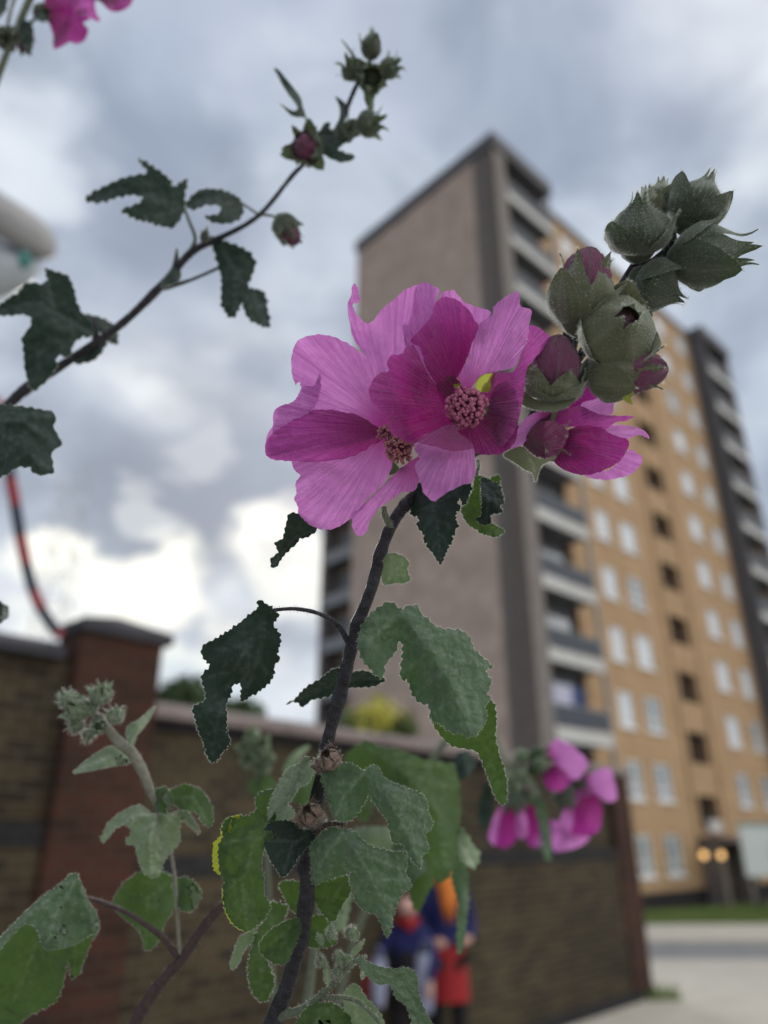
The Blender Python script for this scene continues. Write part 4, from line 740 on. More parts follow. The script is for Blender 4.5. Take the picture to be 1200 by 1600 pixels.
lf2(arch, K13, [(120,372),(152,382),(202,440),(250,500),(300,570),(312,622),(332,690),(300,700),(240,690),(190,642),(155,602),(205,635),(250,657),(277,645),(265,610),(220,550),(180,490),(150,430)], D3, 'leaf_shaded', 248, [[(320,690),(270,570),(130,380)]], None, EF3, step=4)
lf2(arch, K13, [(410,830),(425,790),(490,728),(500,792),(600,728),(690,716),(705,780),(640,850),(562,890),(550,922),(600,940),(665,970),(580,1000),(490,970),(440,930)], D3, 'leaf_shaded', 249, [[(430,860),(560,800),(690,730)]], (14,2), EF3, step=5)
lf2(arch, K13, [(530,560),(600,608),(622,680),(575,740),(515,792),(560,700),(555,620)], D3, 'leaf_shaded', 250, [[(560,600),(590,680)]], None, EF3, step=4)
lf2(arch, K3, [(470,840),(500,790),(518,725),(525,770),(530,815),(500,835)], D3, 'leaf_shaded', 251, [], None, EF3, step=4)
def b13(x_, y_, ax, l_, w_, seed, plen=0, K=K13, op=.5, cu=.35, mat='sepal_green'):
    return bud('bud', *one(K, (x_, y_)), D3-.005, ax, l_, w_, arch, op, plen, mat, cu, seed=seed, fuzz=160)
b13(345,905,(-.3,-.25,.9),46,48,260,.9, op=.7)
b13(755,745,(.8,.1,.3),44,36,261)
b13(772,220,(.05,1,.1),46,30,262, op=.1, cu=.05)
b13(640,380,(-.5,.5,.6),34,32,263)
b13(775,440,(.1,-.3,.8),40,40,264)
b13(895,370,(.8,.3,.3),36,28,265)
b13(600,800,(.5,.3,.5),34,26,266)
b13(838,668,(.55,-.83,.1),50,38,267,.95, K=K3, op=.55, cu=.1)
b13(600,690,(.3,.9,.1),26,12,268, K=K3, op=.1, cu=.1)
stem('pedicel', k3([(820,640),(795,632),(765,628)], D3), [2,2,2.4], M_['stem_green'], arch)
stem('pedicel', K13([(660,720,D3),(600,740,D3),(570,760,D3)]), [3,3,3], M_['stem_green'], arch)
stem('bract', K13([(660,300,D3),(620,240,D3),(570,175,D3)]), [2.6,1.8,.5], M_['stem_green'], arch)
stem('bract', K13([(720,260,D3),(700,190,D3),(690,130,D3)]), [2,1.4,.4], M_['stem_green'], arch)

# ---- flowers hanging in at the top left corner
topp = empty('mallow_plant', (-.52, .72, 0), label='mallow stalk reaching into the top left corner with purple-pink flowers', cat='flowering plant', group=GRP)
D4 = .62
stem('stem', [(200,-70,D4),(90,-60,D4),(20,60,D4),(-60,300,D4),(-160,700,D4),(-260,1300,D4)], [4,5,5,6,7,8], M_['stem_green'], topp, tail=(-.52, .72))
ft = bud('flower', *one(K18, (320,100)), D4, (.8,.1,.2), 24, 22, topp, .7, 0, 'sepal_green', .1, seed=300, fuzz=0)
def p18(par, pts, dz, mat='petal', seed=1, base=(330,110)): return pt(par, pts, dz, mat, base, seed, K=K18, Dd=D4)
p18(ft, [(345,110),(380,-80),(600,-80),(640,60),(560,200),(530,330),(480,362),(420,382),(420,290),(385,185)], 0, 'petal_deep', 1)  # silhouette shade of this cluster put into its darker petal colours
p18(ft, [(420,290),(520,150),(640,60),(700,140),(650,175),(690,230),(665,310),(600,342),(545,330),(480,362),(425,380)], -.012, 'petal_deep', 2)
p18(ft, [(560,-80),(740,-80),(742,60),(782,165),(740,160),(700,140),(640,130),(560,60)], -.008, 'petal_mid', 3)
fu = bud('flower', *one(K18, (780,-60)), D4, (.5,-.6,.2), 20, 20, topp, .7, 0, 'sepal_green', .1, seed=301, fuzz=0)
p18(fu, [(785,-80),(1040,-80),(1025,30),(960,80),(880,92),(820,50),(790,10)], 0, 'petal_deep', 4, (850,-80))
p18(fu, [(785,-80),(850,-80),(900,60),(870,85),(820,50),(790,10)], -.01, 'petal_deep', 5, (850,-80))
bud('bud', *one(K18, (180,290)), D4, (.1,-1,.2), 44, 30, topp, .6, .9, 'sepal_green', .1, seed=302, fuzz=100)
bud('bud', *one(K18, (40,300)), D4, (.5,-.3,.5), 34, 30, topp, .4, 0, 'sepal_green', .1, seed=303, fuzz=100)
lf2(topp, K18, [(262,65),(320,60),(372,90),(365,150),(320,155),(280,120)], D4, 'leaf_shaded', 304)
lf2(topp, K18, [(-60,0),(40,-20),(50,60),(10,120),(-60,140)], D4, 'leaf_shaded', 305)
lf2(topp, K18, [(150,200),(200,160),(250,200),(245,330),(240,430),(210,400),(170,300)], D4-.01, 'leaf_shaded', 306)
stem('pedicel', [(*one(K18, p), D4) for p in [(185,230),(230,190),(280,140),(330,100)]], [2.4,2.4,2.4,3], M_['stem_green'], topp)
stem('pedicel', [(*one(K18, p), D4) for p in [(40,300),(60,200),(90,60),(130,-60)]], [2.4,2.4,2.4,3], M_['stem_pale'], topp)

# ---- branching stalk at the lower left
low = empty('mallow_plant', (-.26, .46, 0), label='forked brown mallow stalk at lower left with an upright pale shoot and large drooping leaf', cat='flowering plant', group=GRP)
D5 = .43
def k5(pts, d=D5): return [(*one(K5, p), d) for p in pts]
stem('stem', k5([(1080,1010),(1000,1065),(900,1180),(820,1300),(740,1390),(680,1470),(610,1590),(520,1800)]), [6,7,8,8,9,10,11,13], M_['stem_brown'], low, fuzz=600, fm='down_dim', tail=(-.26, .46))
stem('stem', k5([(440,220),(520,330),(590,390),(640,480),(680,580),(715,650),(765,850),(785,1000),(800,1250),(815,1300)]), [6,8,9,8,6,5,2.6,2.8,3,4], M_['stem_pale'], low, fuzz=900, fm='down_dim')
stem('petiole', k5([(370,1035),(450,1055),(560,1100),(640,1150),(720,1210),(800,1305)]), [3.2,3.4,3.6,4,4.5,6], M_['stem_brown'], low, fuzz=200, fm='down_dim')
def lf5(pts, mat, seed, veins=(), dd=0, amp=.004, tooth=(11, 2.2)): return lf2(low, K5, pts, D5+dd, mat, seed, veins, tooth, (.7,3.0,.4), .02, 5, amp)
lf5([(325,478),(390,420),(440,385),(500,358),(560,380),(602,420),(565,440),(500,450),(440,462),(360,478)], 'leaf_pale', 310, [[(590,410),(500,400),(335,470)]], tooth=None)
lf5([(560,300),(575,265),(620,240),(692,182),(655,260),(612,312),(595,355),(570,340)], 'leaf_pale', 311, [[(590,345),(680,195)]], tooth=None)
lf5([(452,780),(470,730),(500,690),(548,652),(620,625),(680,660),(760,662),(830,648),(880,720),(892,752),(850,715),(815,690),(795,740),(802,780),(762,830),(732,870),(705,940),(660,935),(625,885),(602,800),(562,792),(590,742),(560,708),(510,730),(470,780)], 'leaf_pale', 312, [[(700,660),(670,780),(680,930)],[(690,660),(600,670),(470,760)],[(700,665),(790,670),(880,740)]], amp=-.005)
lf5([(690,600),(695,560),(740,545),(765,590),(750,650),(720,660)], 'leaf_green', 313)
lf5([(755,570),(800,540),(845,535),(910,570),(945,640),(940,712),(905,700),(880,655),(820,642),(772,612)], 'leaf_green', 314, [[(765,590),(860,590),(930,700)]])
lf5([(508,1052),(560,970),(640,918),(722,920),(772,960),(772,1082),(732,1152),(702,1232),(655,1270),(620,1180),(540,1112)], 'leaf_green', 315, [[(760,960),(660,1040),(650,1250)]], .03)
lf5([(778,970),(830,948),(892,1000),(872,1082),(812,1092),(785,1040)], 'leaf_green', 316, dd=.01)
lf5([(330,930),(262,985),(140,1080),(0,1220),(-120,1330),(-100,1500),(-60,1700),(60,1620),(140,1552),(240,1500),(282,1400),(302,1300),(322,1390),(350,1372),(372,1320),(402,1232),(437,1180),(422,1100),(385,1042),(352,960)], 'leaf_green', 317, [[(335,950),(200,1150),(60,1500)],[(340,955),(330,1150),(330,1370)]], .015, .005, (14,3))
lf5([(330,928),(262,983),(140,1078),(0,1218),(-120,1330),(-60,1360),(0,1262),(60,1190),(112,1150),(165,1172),(205,1262),(320,1248),(402,1200),(437,1180),(422,1100),(385,1042),(352,958)], 'leaf', 318, [[(335,950),(120,1120),(-60,1310)],[(340,955),(250,1100),(210,1240)],[(345,960),(400,1090),(420,1180)]], -.020, -.004, (14,2))
for i, (x_, y_, l_, ax) in enumerate([(345,190,40,(-.6,.6,.5)),(450,130,34,(.1,.9,.4)),(512,225,26,(.3,.9,.2)),(440,270,24,(.2,.2,.9)),(300,150,26,(-.6,.7,.2)),(340,265,24,(-.5,0,.8)),(395,310,20,(0,-.6,.6)),(400,190,26,(0,.8,.6))]):
    bud('bud', *one(K5, (x_, y_)), D5-.005, ax, l_, l_*.85, low, .3, 0, 'leaf_pale', .2, seed=320+i, fuzz=300)
stem('pedicel', k5([(400,190),(420,210),(460,250)]), [4,5,6], M_['stem_pale'], low)

# ---- small sprig in front of the wall, far out of focus
spr = empty('mallow_plant', (-.17, .9, 0), label='small pale mallow sprig of clustered buds, blurred, low in front of the left brick wall', cat='flowering plant', group=GRP)
D6 = .78
stem('stem', [(400,1150,D6),(402,1210,D6),(412,1280,D6),(420,1400,D6),(430,1640,D6)], [4,4,4,4,5], M_['stem_green'], spr, tail=(-.12, .85))
for i, (x_, y_, l_) in enumerate([(395,1150,26),(410,1165,26),(388,1190,24),(412,1200,24),(400,1175,24),(422,1185,18),(378,1170,18)]):
    bud('bud', x_, y_, D6, (rg.uniform(-.6,.6), .6, .6), l_, l_*.9, spr, .3, 0, 'leaf_pale', .2, seed=340+i, fuzz=0)
lf2(spr, K8, [(1020,1350),(1050,1290),(1110,1255),(1120,1262),(1085,1300),(1045,1360)], D6, 'leaf_pale', 350, tooth=None)
lf2(spr, K8, [(900,1380),(960,1360),(1000,1400),(950,1440),(900,1430)], D6, 'leaf_green', 351, tooth=None)
# ================================================================ THE PLACE
def brick(name, c1, c2, mortar, sc_=1.0, var=.5, rough=.85, bump=.4, coord='Object', axes='xz', grime=0.35, bw=.225, bh=.075, ms=.010):
    m, t = newmat(name); l = t.links
    c = N(t, 'ShaderNodeTexCoord'); sp = N(t, 'ShaderNodeSeparateXYZ'); l.new(c.outputs[coord], sp.inputs[0])
    ad = N(t, 'ShaderNodeMath', operation='ADD'); l.new(sp.outputs[0], ad.inputs[0]); l.new(sp.outputs[1], ad.inputs[1])
    cb = N(t, 'ShaderNodeCombineXYZ'); l.new(ad.outputs[0], cb.inputs[0]); l.new(sp.outputs[2], cb.inputs[1])
    b = N(t, 'ShaderNodeTexBrick', offset=.5); l.new(cb.outputs[0], b.inputs['Vector'])
    b.inputs['Scale'].default_value = 1; b.inputs['Brick Width'].default_value = bw; b.inputs['Row Height'].default_value = bh; b.inputs['Mortar Size'].default_value = ms; b.inputs['Bias'].default_value = -.1; b.inputs['Mortar Smooth'].default_value = .2
    b.inputs['Color1'].default_value = (*c1, 1); b.inputs['Color2'].default_value = (*c2, 1); b.inputs['Mortar'].default_value = (*mortar, 1)
    nz = N(t, 'ShaderNodeTexNoise', i_Scale=.8, i_Detail=8.0, i_Roughness=.65); l.new(c.outputs[coord], nz.inputs['Vector'])
    r = ramp(t, [(.3, (1-grime,)*3), (.7, (1.12,)*3)], 'LINEAR'); l.new(nz.outputs['Fac'], r.inputs[0])
    mx = N(t, 'ShaderNodeMix', data_type='RGBA', blend_type='MULTIPLY'); mx.inputs[0].default_value = 1; l.new(b.outputs['Color'], mx.inputs[6]); l.new(r.outputs[0], mx.inputs[7])
    bp = N(t, 'ShaderNodeBump', i_Strength=bump, i_Distance=.008, invert=True); l.new(b.outputs['Fac'], bp.inputs['Height'])
    pb = N(t, 'ShaderNodeBsdfPrincipled', i_Roughness=rough); l.new(mx.outputs[2], pb.inputs['Base Color']); l.new(bp.outputs[0], pb.inputs['Normal']); pb.inputs['Specular IOR Level'].default_value = .25
    out(t, pb.outputs[0]); return m
brick('buff_brick', (.46, .30, .165), (.39, .245, .13), (.42, .31, .21), grime=.16)
brick('grey_brick', (.50, .385, .325), (.43, .33, .275), (.46, .38, .33), grime=.3)
brick('stock_brick', (.062, .046, .023), (.018, .014, .009), (.085, .072, .050), grime=.5)
brick('red_brick', (.070, .024, .015), (.030, .014, .010), (.055, .036, .027), grime=.45)
brick('dark_brick', (.022, .021, .024), (.014, .014, .017), (.03, .028, .028))
plain('coping', (.19, .155, .15), .9, .35, 5, .5)
plain('coping_dark', (.035, .036, .045), .8, .35, 5, .5)
plain('roof_band', (.085, .085, .095), .7, .2, 2)
plain('white_panel', (.50, .50, .49), .6, .08, 2)
plain('grey_metal', (.26, .27, .28), .5, .15, 4)
plain('dark_metal', (.02, .02, .022), .5, .2, 6)
plain('balcony_inside', (.19, .20, .22), .8, .25, 1.2)
plain('slab', (.12, .125, .13), .9, .15, 2)
plain('upvc', (.80, .82, .84), .4, .04, 3)
plain('curtain', (.66, .70, .74), .9, .12, 3)
plain('interior_shade', (.018, .016, .015), .9, .3, 2)  # near-black colour stands for the unlit stair interior
plain('asphalt', (.20, .205, .215), .9, .22, 3, .3)
plain('paving', (.46, .435, .385), .9, .14, 2.5, .3)
plain('kerb_stone', (.36, .35, .32), .9, .12, 4)
plain('soil', (.05, .04, .03), 1, .3, 6, .5)
plain('blade', (.15, .21, .06), .8, .35, 3)
plain('hedge_leaf', (.045, .075, .030), .8, .4, 3)
plain('bush_leaf', (.10, .14, .04), .8, .35, 30)
plain('yellow_petal', (.55, .52, .10), .7, .15, 60)
plain('bark', (.06, .045, .035), .95, .3, 20, .5)
def glass(name, col, rough=.08):
    m, t = newmat(name); pb = N(t, 'ShaderNodeBsdfPrincipled', i_Roughness=rough); pb.inputs['Base Color'].default_value = (*col, 1); pb.inputs['Specular IOR Level'].default_value = .9
    c = N(t, 'ShaderNodeTexCoord'); nz = N(t, 'ShaderNodeTexNoise', i_Scale=.6); t.links.new(c.outputs['Object'], nz.inputs['Vector'])
    bp = N(t, 'ShaderNodeBump', i_Strength=.05, i_Distance=.05); t.links.new(nz.outputs['Fac'], bp.inputs['Height']); t.links.new(bp.outputs[0], pb.inputs['Normal']); out(t, pb.outputs[0]); return m
glass('glass_sky_pale', (.62, .67, .73)); glass('glass_dark', (.045, .055, .07)); glass('glass_mid', (.22, .26, .29)); plain('rail_glass', (.05, .06, .08), .6, .15, 3)  # first pane colour has the reflected sky painted in as a pale tone
def emit(name, col, k):
    m, t = newmat(name); e = N(t, 'ShaderNodeEmission', i_Strength=k); e.inputs[0].default_value = (*col, 1); out(t, e.outputs[0]); return m
emit('lamp_glow', (1, .58, .22), 2.2)

# ---- ground: level by the photographer, falling gently to the tower
GY0, GY1, GZ = 11.5, 22.0, -.75
def gz(y): return 0.0 if y < GY0 else (GZ if y > GY1 else GZ*(y-GY0)/(GY1-GY0))
def gy_at(py):       # world y where a picture row meets the sloping ground
    r = ray(600, py); k = r.z/r.y; sl = GZ/(GY1-GY0)
    y = (CAM.z-sl*0-(sl*(-GY0)))/( -k+sl) if False else None
    y0 = -CAM.z/k
    if y0 < GY0: return y0
    y1 = (sl*GY0+CAM.z)/(sl-k)       # CAM.z + k*y = sl*(y-GY0)
    if y1 < GY1: return y1
    return (GZ-CAM.z)/k
def sheet(name, x0, x1, ys, lift, m, nx=2, **kw):
    ys = sorted(set(ys)); mb = MB(); vs = []
    for y in ys:
        for i in range(nx): vs.append((x0+(x1-x0)*i/(nx-1), y, gz(y)+lift))
    mb.add(vs, [(j*nx+i, j*nx+i+1, (j+1)*nx+i+1, (j+1)*nx+i) for j in range(len(ys)-1) for i in range(nx-1)])
    return tag(mb.build(name, M_[m], None, smooth=False), **kw)
def yr(a, b): return [a]+[y for y in (GY0, GY1) if a < y < b]+[b]
sheet('ground', -900, 900, [-400, GY0, GY1, 1500], 0, 'soil', kind='structure')
yA, yB, yC = gy_at(1508), gy_at(1478), gy_at(1449)
sheet('pavement', -60, 90, yr(-20, yA-.15), .10, 'paving', kind='structure')
sheet('road', -60, 90, yr(yA, yB), .008, 'asphalt', kind='structure')
sheet('path', -60, 90, yr(yB+.15, yC), .10, 'paving', kind='structure')
for nm, a in (('kerb', yA-.15), ('kerb', yB)):
    mb = MB(); mb.v = []
    k0 = gz(a); k1 = gz(a+.15)
    mb.add([(-60,a,k0-.1),(90,a,k0-.1),(90,a+.15,k1-.1),(-60,a+.15,k1-.1),(-60,a,k0+.125),(90,a,k0+.125),(90,a+.15,k1+.125),(-60,a+.15,k1+.125)], [(0,3,2,1),(4,5,6,7),(0,1,5,4),(1,2,6,5),(2,3,7,6),(3,0,4,7)])
    tag(mb.build(nm, M_['kerb_stone'], smooth=False), kind='structure')
# flower bed with an edging where the mallows root
mb = MB(); vs = []; nx, ny = 30, 16
for j in range(ny):
    for i in range(nx):
        x_ = -1.2+2.4*i/(nx-1); y_ = .15+1.3*j/(ny-1); e_ = min(1, 4*min(i/(nx-1), 1-i/(nx-1), j/(ny-1), 1-j/(ny-1)))
        vs.append((x_, y_, .04+.12*e_+.03*noise.noise(Vector((x_*5, y_*5, 0)))))
mb.add(vs, [(j*nx+i, j*nx+i+1, (j+1)*nx+i+1, (j+1)*nx+i) for j in range(ny-1) for i in range(nx-1)])
tag(mb.build('flower_bed', M_['soil']), kind='structure')

# ---- the brick garden wall with two piers
WB = on_ground(1022, 1572); v_ = ray(1750, 1312); wv = Vector((v_.x, v_.y, 0)).normalized(); wz = math.atan2(wv.y, wv.x)
wall = empty('brick_wall', tuple(WB), wz, label='dark brown brick garden wall with red brick piers and stone coping behind the mallows', cat='wall')
wall['org'] = (0, 0, 0)     # children are written in the wall's own axes: x along the wall, -y towards the camera
def wp(name, fn, m, lab=None, par=None):
    mb = MB(); fn(mb); o = mb.build(name, m, par or wall, smooth=False, org=(0, 0, 0)); o['org'] = (0, 0, 0)
    if lab: o['label'] = lab
    return o
W0 = -.2
wp('wall_panel', lambda b: b.box((-7.50, .06, W0), (-.52, .33, 2.70)), M_['stock_brick'])
wp('lower_wall', lambda b: b.box((-7.50, .0, W0), (-.52, .058, 1.66)), M_['stock_brick'])
wp('string_course', lambda b: b.box((-7.50, -.012, 1.66), (-.52, .06, 1.80)), M_['dark_brick'])
def cop(x0, x1, z0, h, y0=-.06, y1=.39):
    def f(b):
        n = max(1, int((x1-x0)/.6)); w = (x1-x0)/n
        for i in range(n):
            a = x0+i*w+.004; c = x0+(i+1)*w-.004; m = (y0+y1)/2
            b.add([(a,y0,z0),(c,y0,z0),(c,y1,z0),(a,y1,z0),(a,y0,z0+h*.45),(c,y0,z0+h*.45),(c,y1,z0+h*.45),(a,y1,z0+h*.45),(a,m-.1,z0+h*.95),(c,m-.1,z0+h*.95),(c,m+.1,z0+h),(a,m+.1,z0+h)],
                  [(0,3,2,1),(0,1,5,4),(2,3,7,6),(1,2,6,5),(3,0,4,7),(4,5,9,8),(8,9,10,11),(6,7,11,10),(5,6,10,9),(7,4,8,11)])
    return f
wp('coping', cop(-7.50, .02, 2.70, .13), M_['coping'])
wp('neck_course', lambda b: b.box((-7.50, .03, 2.62), (-.52, .06, 2.70)), M_['dark_brick'])
wp('pier', lambda b: b.box((-.52, -.02, W0), (0.0, .35, 2.70)), M_['red_brick'])
wp('plinth', lambda b: b.box((-7.50, -.03, W0), (.03, .0, .22)), M_['dark_brick'])
wp('pier', lambda b: b.box((-8.12, -.07, W0), (-7.50, .26, 3.20)), M_['red_brick'], 'taller red brick pier with a dark pyramid cap')
def cap(b):
    x0, x1, y0, y1 = -8.14, -7.44, -.11, .28
    b.box((x0, y0, 3.20), (x1, y1, 3.28)); xm = (x0+x1)/2; ym = (y0+y1)/2
    b.add([(x0,y0,3.28),(x1,y0,3.28),(x1,y1,3.28),(x0,y1,3.28),(xm,ym,3.38)], [(0,1,4),(1,2,4),(2,3,4),(3,0,4)])
wp('pier_cap', cap, M_['coping_dark'])
wp('wall_panel', lambda b: b.box((-14, .02, W0), (-8.12, .33, 2.98)), M_['stock_brick'], 'taller wall section left of the pier')
wp('coping', cop(-14, -8.22, 2.98, .14, -.1, .42), M_['coping_dark'])
wp('string_course', lambda b: b.box((-14, -.03, 1.86), (-8.12, .02, 2.0)), M_['dark_brick'])
wp('lower_wall', lambda b: b.box((-14, -.02, W0), (-8.12, .018, 1.86)), M_['stock_brick'])

# ---- the tower block
AZ = math.atan2(ray(1960, 1312).x, ray(1960, 1312).y); tu = Vector((math.sin(AZ), math.cos(AZ), 0)); tn = Vector((tu.y, -tu.x, 0))
TF = CAM + ray(1100, 1416)*((-.75-CAM.z)/ray(1100, 1416).z)        # on the long facade's foot
TO = TF + tu*(-12.4); TO.z = -.80                                   # the near corner on the facade line
tower = empty('apartment_block', tuple(TO), math.atan2(tu.y, tu.x), label='tall twelve-storey tower block with tan brick front, blank grey-brown end wall and stacked balconies', cat='apartment block')
tower['org'] = (0, 0, 0)
def T(x, y, z): return TO + tu*x - tn*y + Vector((0, 0, z))          # tower axes -> world
H = 36.15; LEN = 27.3; DEP = 9.5; SH = 2.935; Z0 = 0.80              # Z0: -0.75 level -> local
BX0, BX1 = 4.9, 23.1                                                # main facade between the balcony bays
def tp(name, mb, m, par=None, lab=None, loc=None):
    o = mb.build(name, m, par or tower, smooth=False, org=(0, 0, 0)); o['org'] = (0, 0, 0)
    if loc: o.location = loc
    if lab: o['label'] = lab
    return o
cols = [(8.0, 1.2, 'w'), (10.4, 1.45, 'w'), (14.4, 2.05, 's'), (18.8, 1.45, 'w'), (21.75, 1.35, 'w')]
holes = []
for cx, w, k in cols:
    for i in range(12):
        zc = (1.30+SH*i if k == 'w' else 3.05+SH*i)+Z0
        if k == 's' and i > 10: continue
        h = 1.55 if k == 'w' else 1.5
        holes.append((cx-w/2, cx+w/2, zc-h/2, zc+h/2, k, i))
ENT = (13.3, 15.4, 0, 2.55+.05); holes.append((*ENT, 'e', 0))
xs = sorted({BX0, BX1, *[h[0] for h in holes], *[h[1] for h in holes]}); 
mb = MB()
for a, b in zip(xs[:-1], xs[1:]):
    zz = sorted([(h[2], h[3]) for h in holes if h[0] <= a+1e-6 and h[1] >= b-1e-6]); z = 0
    segs = []
    for lo, hi in zz:
        if lo > z: segs.append((z, lo))
        z = max(z, hi)
    segs.append((z, H))
    for lo, hi in segs: mb.add([(a,0,lo),(b,0,lo),(b,0,hi),(a,0,hi)], [(0,1,2,3)])
for h in holes:                                                      # reveals
    x0, x1, z0, z1 = h[:4]; r = .22 if h[4] == 'w' else .6
    mb.add([(x0,0,z0),(x0,r,z0),(x0,r,z1),(x0,0,z1)], [(0,1,2,3)]); mb.add([(x1,0,z0),(x1,r,z0),(x1,r,z1),(x1,0,z1)], [(3,2,1,0)])
    mb.add([(x0,0,z0),(x1,0,z0),(x1,r,z0),(x0,r,z0)], [(0,1,2,3)]); mb.add([(x0,0,z1),(x1,0,z1),(x1,r,z1),(x0,r,z1)], [(3,2,1,0)])
tp('front_wall', mb, M_['buff_brick'])
# the end wall and the back, as one brick shell
mb = MB(); mb.add([(0,-1.05,0),(0,DEP,0),(0,DEP,H),(0,-1.05,H)], [(0,3,2,1)])
for i in range(3): mb.box((-.03, -1.05+.01, .0), (-.001, DEP-.01, .01))
tp('end_wall', mb, M_['grey_brick'], lab='blank windowless grey-brown end wall')
mb = MB(); mb.add([(0,DEP,0),(LEN,DEP,0),(LEN,DEP,H),(0,DEP,H)], [(0,1,2,3)]); mb.add([(LEN,-1.05,0),(LEN,DEP,0),(LEN,DEP,H),(LEN,-1.05,H)], [(0,1,2,3)])
tp('rear_wall', mb, M_['grey_brick'])
mb = MB(); mb.box((.05, 1.2, H-.5), (LEN-.05, DEP-.05, H-.3)); mb.box((.02, -1.04, H-.74), (BX0-.01, 1.19, H-.3)); mb.box((BX1+.01, -1.04, H-.74), (LEN-.02, 1.19, H-.3)); tp('roof', mb, M_['roof_band'])
mb = MB()
mb.box((-.12, -1.17, H-.75), (BX0+.0, -1.055, H+.05)); mb.box((-.12, -1.05, H-.75), (-.005, DEP+.1, H+.05))
mb.box((BX0, -.12, H-.32), (BX1, -.005, H+.04)); mb.box((BX1, -1.17, H-.75), (LEN+.12, -1.055, H+.05)); mb.box((BX1-.1, -1.17, H-.75), (BX1-.005, -.13, H+.05)); mb.box((BX0+.005, -1.17, H-.75), (BX0+.1, -.13, H+.05))
tp('parapet', mb, M_['roof_band'])
mb = MB(); mb.box((BX0, -.06, 0), (ENT[0], -.004, .75)); mb.box((ENT[1], -.06, 0), (BX1, -.004, .75)); tp('base_course', mb, M_['dark_brick'])
# shallow projecting stair strip either side of the stair windows
mb = MB(); mb.box((12.75, -.10, 2.9), (12.95, -.004, H-.4)); mb.box((15.85, -.10, 2.9), (16.05, -.004, H-.4)); tp('stair_rib', mb, M_['buff_brick'])
# windows: frame (with sill) > pane
def window_mesh(w, h):
    mb = MB(); t = .09; y0, y1 = .04, .15
    mb.box((-w/2, y0, -h/2), (-w/2+t, y1, h/2)); mb.box((w/2-t, y0, -h/2), (w/2, y1, h/2)); mb.box((-w/2+t, y0, h/2-t), (w/2-t, y1, h/2)); mb.box((-w/2+t, y0, -h/2), (w/2-t, y1, -h/2+t))
    mb.box((-.045, y0+.01, -h/2+t), (.045, y1-.01, h/2-t)); mb.box((-w/2+t, y0+.01, -h*.18-.035), (-.045, y1-.01, -h*.18+.035)); mb.box((.045, y0+.01, -h*.18-.035), (w/2-t, y1-.01, -h*.18+.035))
    mb.box((-w/2-.06, -.09, -h/2-.09), (w/2+.06, .03, -h/2-.005))
    return mb
def pane_mesh(w, h): mb = MB(); mb.add([(-w/2+.05,.10,-h/2+.05),(w/2-.05,.10,-h/2+.05),(w/2-.05,.10,h/2-.05),(-w/2+.05,.10,h/2-.05)], [(0,1,2,3)]); return mb
rw = random.Random(5); protos = {}
for x0, x1, z0, z1, k, i in holes:
    if k != 'w': continue
    w = x1-x0; h = z1-z0; dark = (i < 2) or (i == 2 and x0 > 20) or (i == 2 and 9 < x0 < 12) or rw.random() < .12  # upper panes get the painted pale sky reflection, lower ones stay greyer
    key = (round(w, 2), dark)
    if key not in protos:
        f = tp('window', window_mesh(w, h), M_['upvc']); p = tp('pane', pane_mesh(w, h), M_['glass_mid' if dark else 'glass_sky_pale'], f); protos[key] = (f, p)
    else:
        f0, p0 = protos[key]; f = f0.copy(); COL.objects.link(f); f.parent = tower; p = p0.copy(); COL.objects.link(p); p.parent = f
    f.location = ((x0+x1)/2, 0, (z0+z1)/2)
mb = MB(); mb.box((13.0, .6, 0), (15.7, .7, H-1))
tp('stair_dark_backing', mb, M_['interior_shade'])  # dark backing sheet added for the shade inside the stair openings
s0 = None
for x0, x1, z0, z1, k, i in holes:
    if k != 's': continue
    if s0 is None:
        mb = MB(); w = x1-x0; h = z1-z0
        mb.box((-w/2, .1, -h/2), (-w/2+.05, .16, h/2)); mb.box((w/2-.05, .1, -h/2), (w/2, .16, h/2)); mb.box((-w/2+.05, .1, h/2-.05), (w/2-.05, .16, h/2)); mb.box((-w/2+.05, .1, -h/2), (w/2-.05, .16, -h/2+.05))
        for q in range(5): mb.box((-w/2+.12+q*(w-.24)/4-.012, .11, -h/2+.05), (-w/2+.12+q*(w-.24)/4+.012, .14, h/2-.05))
        s0 = tp('stair_window', mb, M_['dark_metal'])
        s = s0
    else: s = s0.copy(); COL.objects.link(s); s.parent = tower
    s.location = ((x0+x1)/2, 0, (z0+z1)/2)
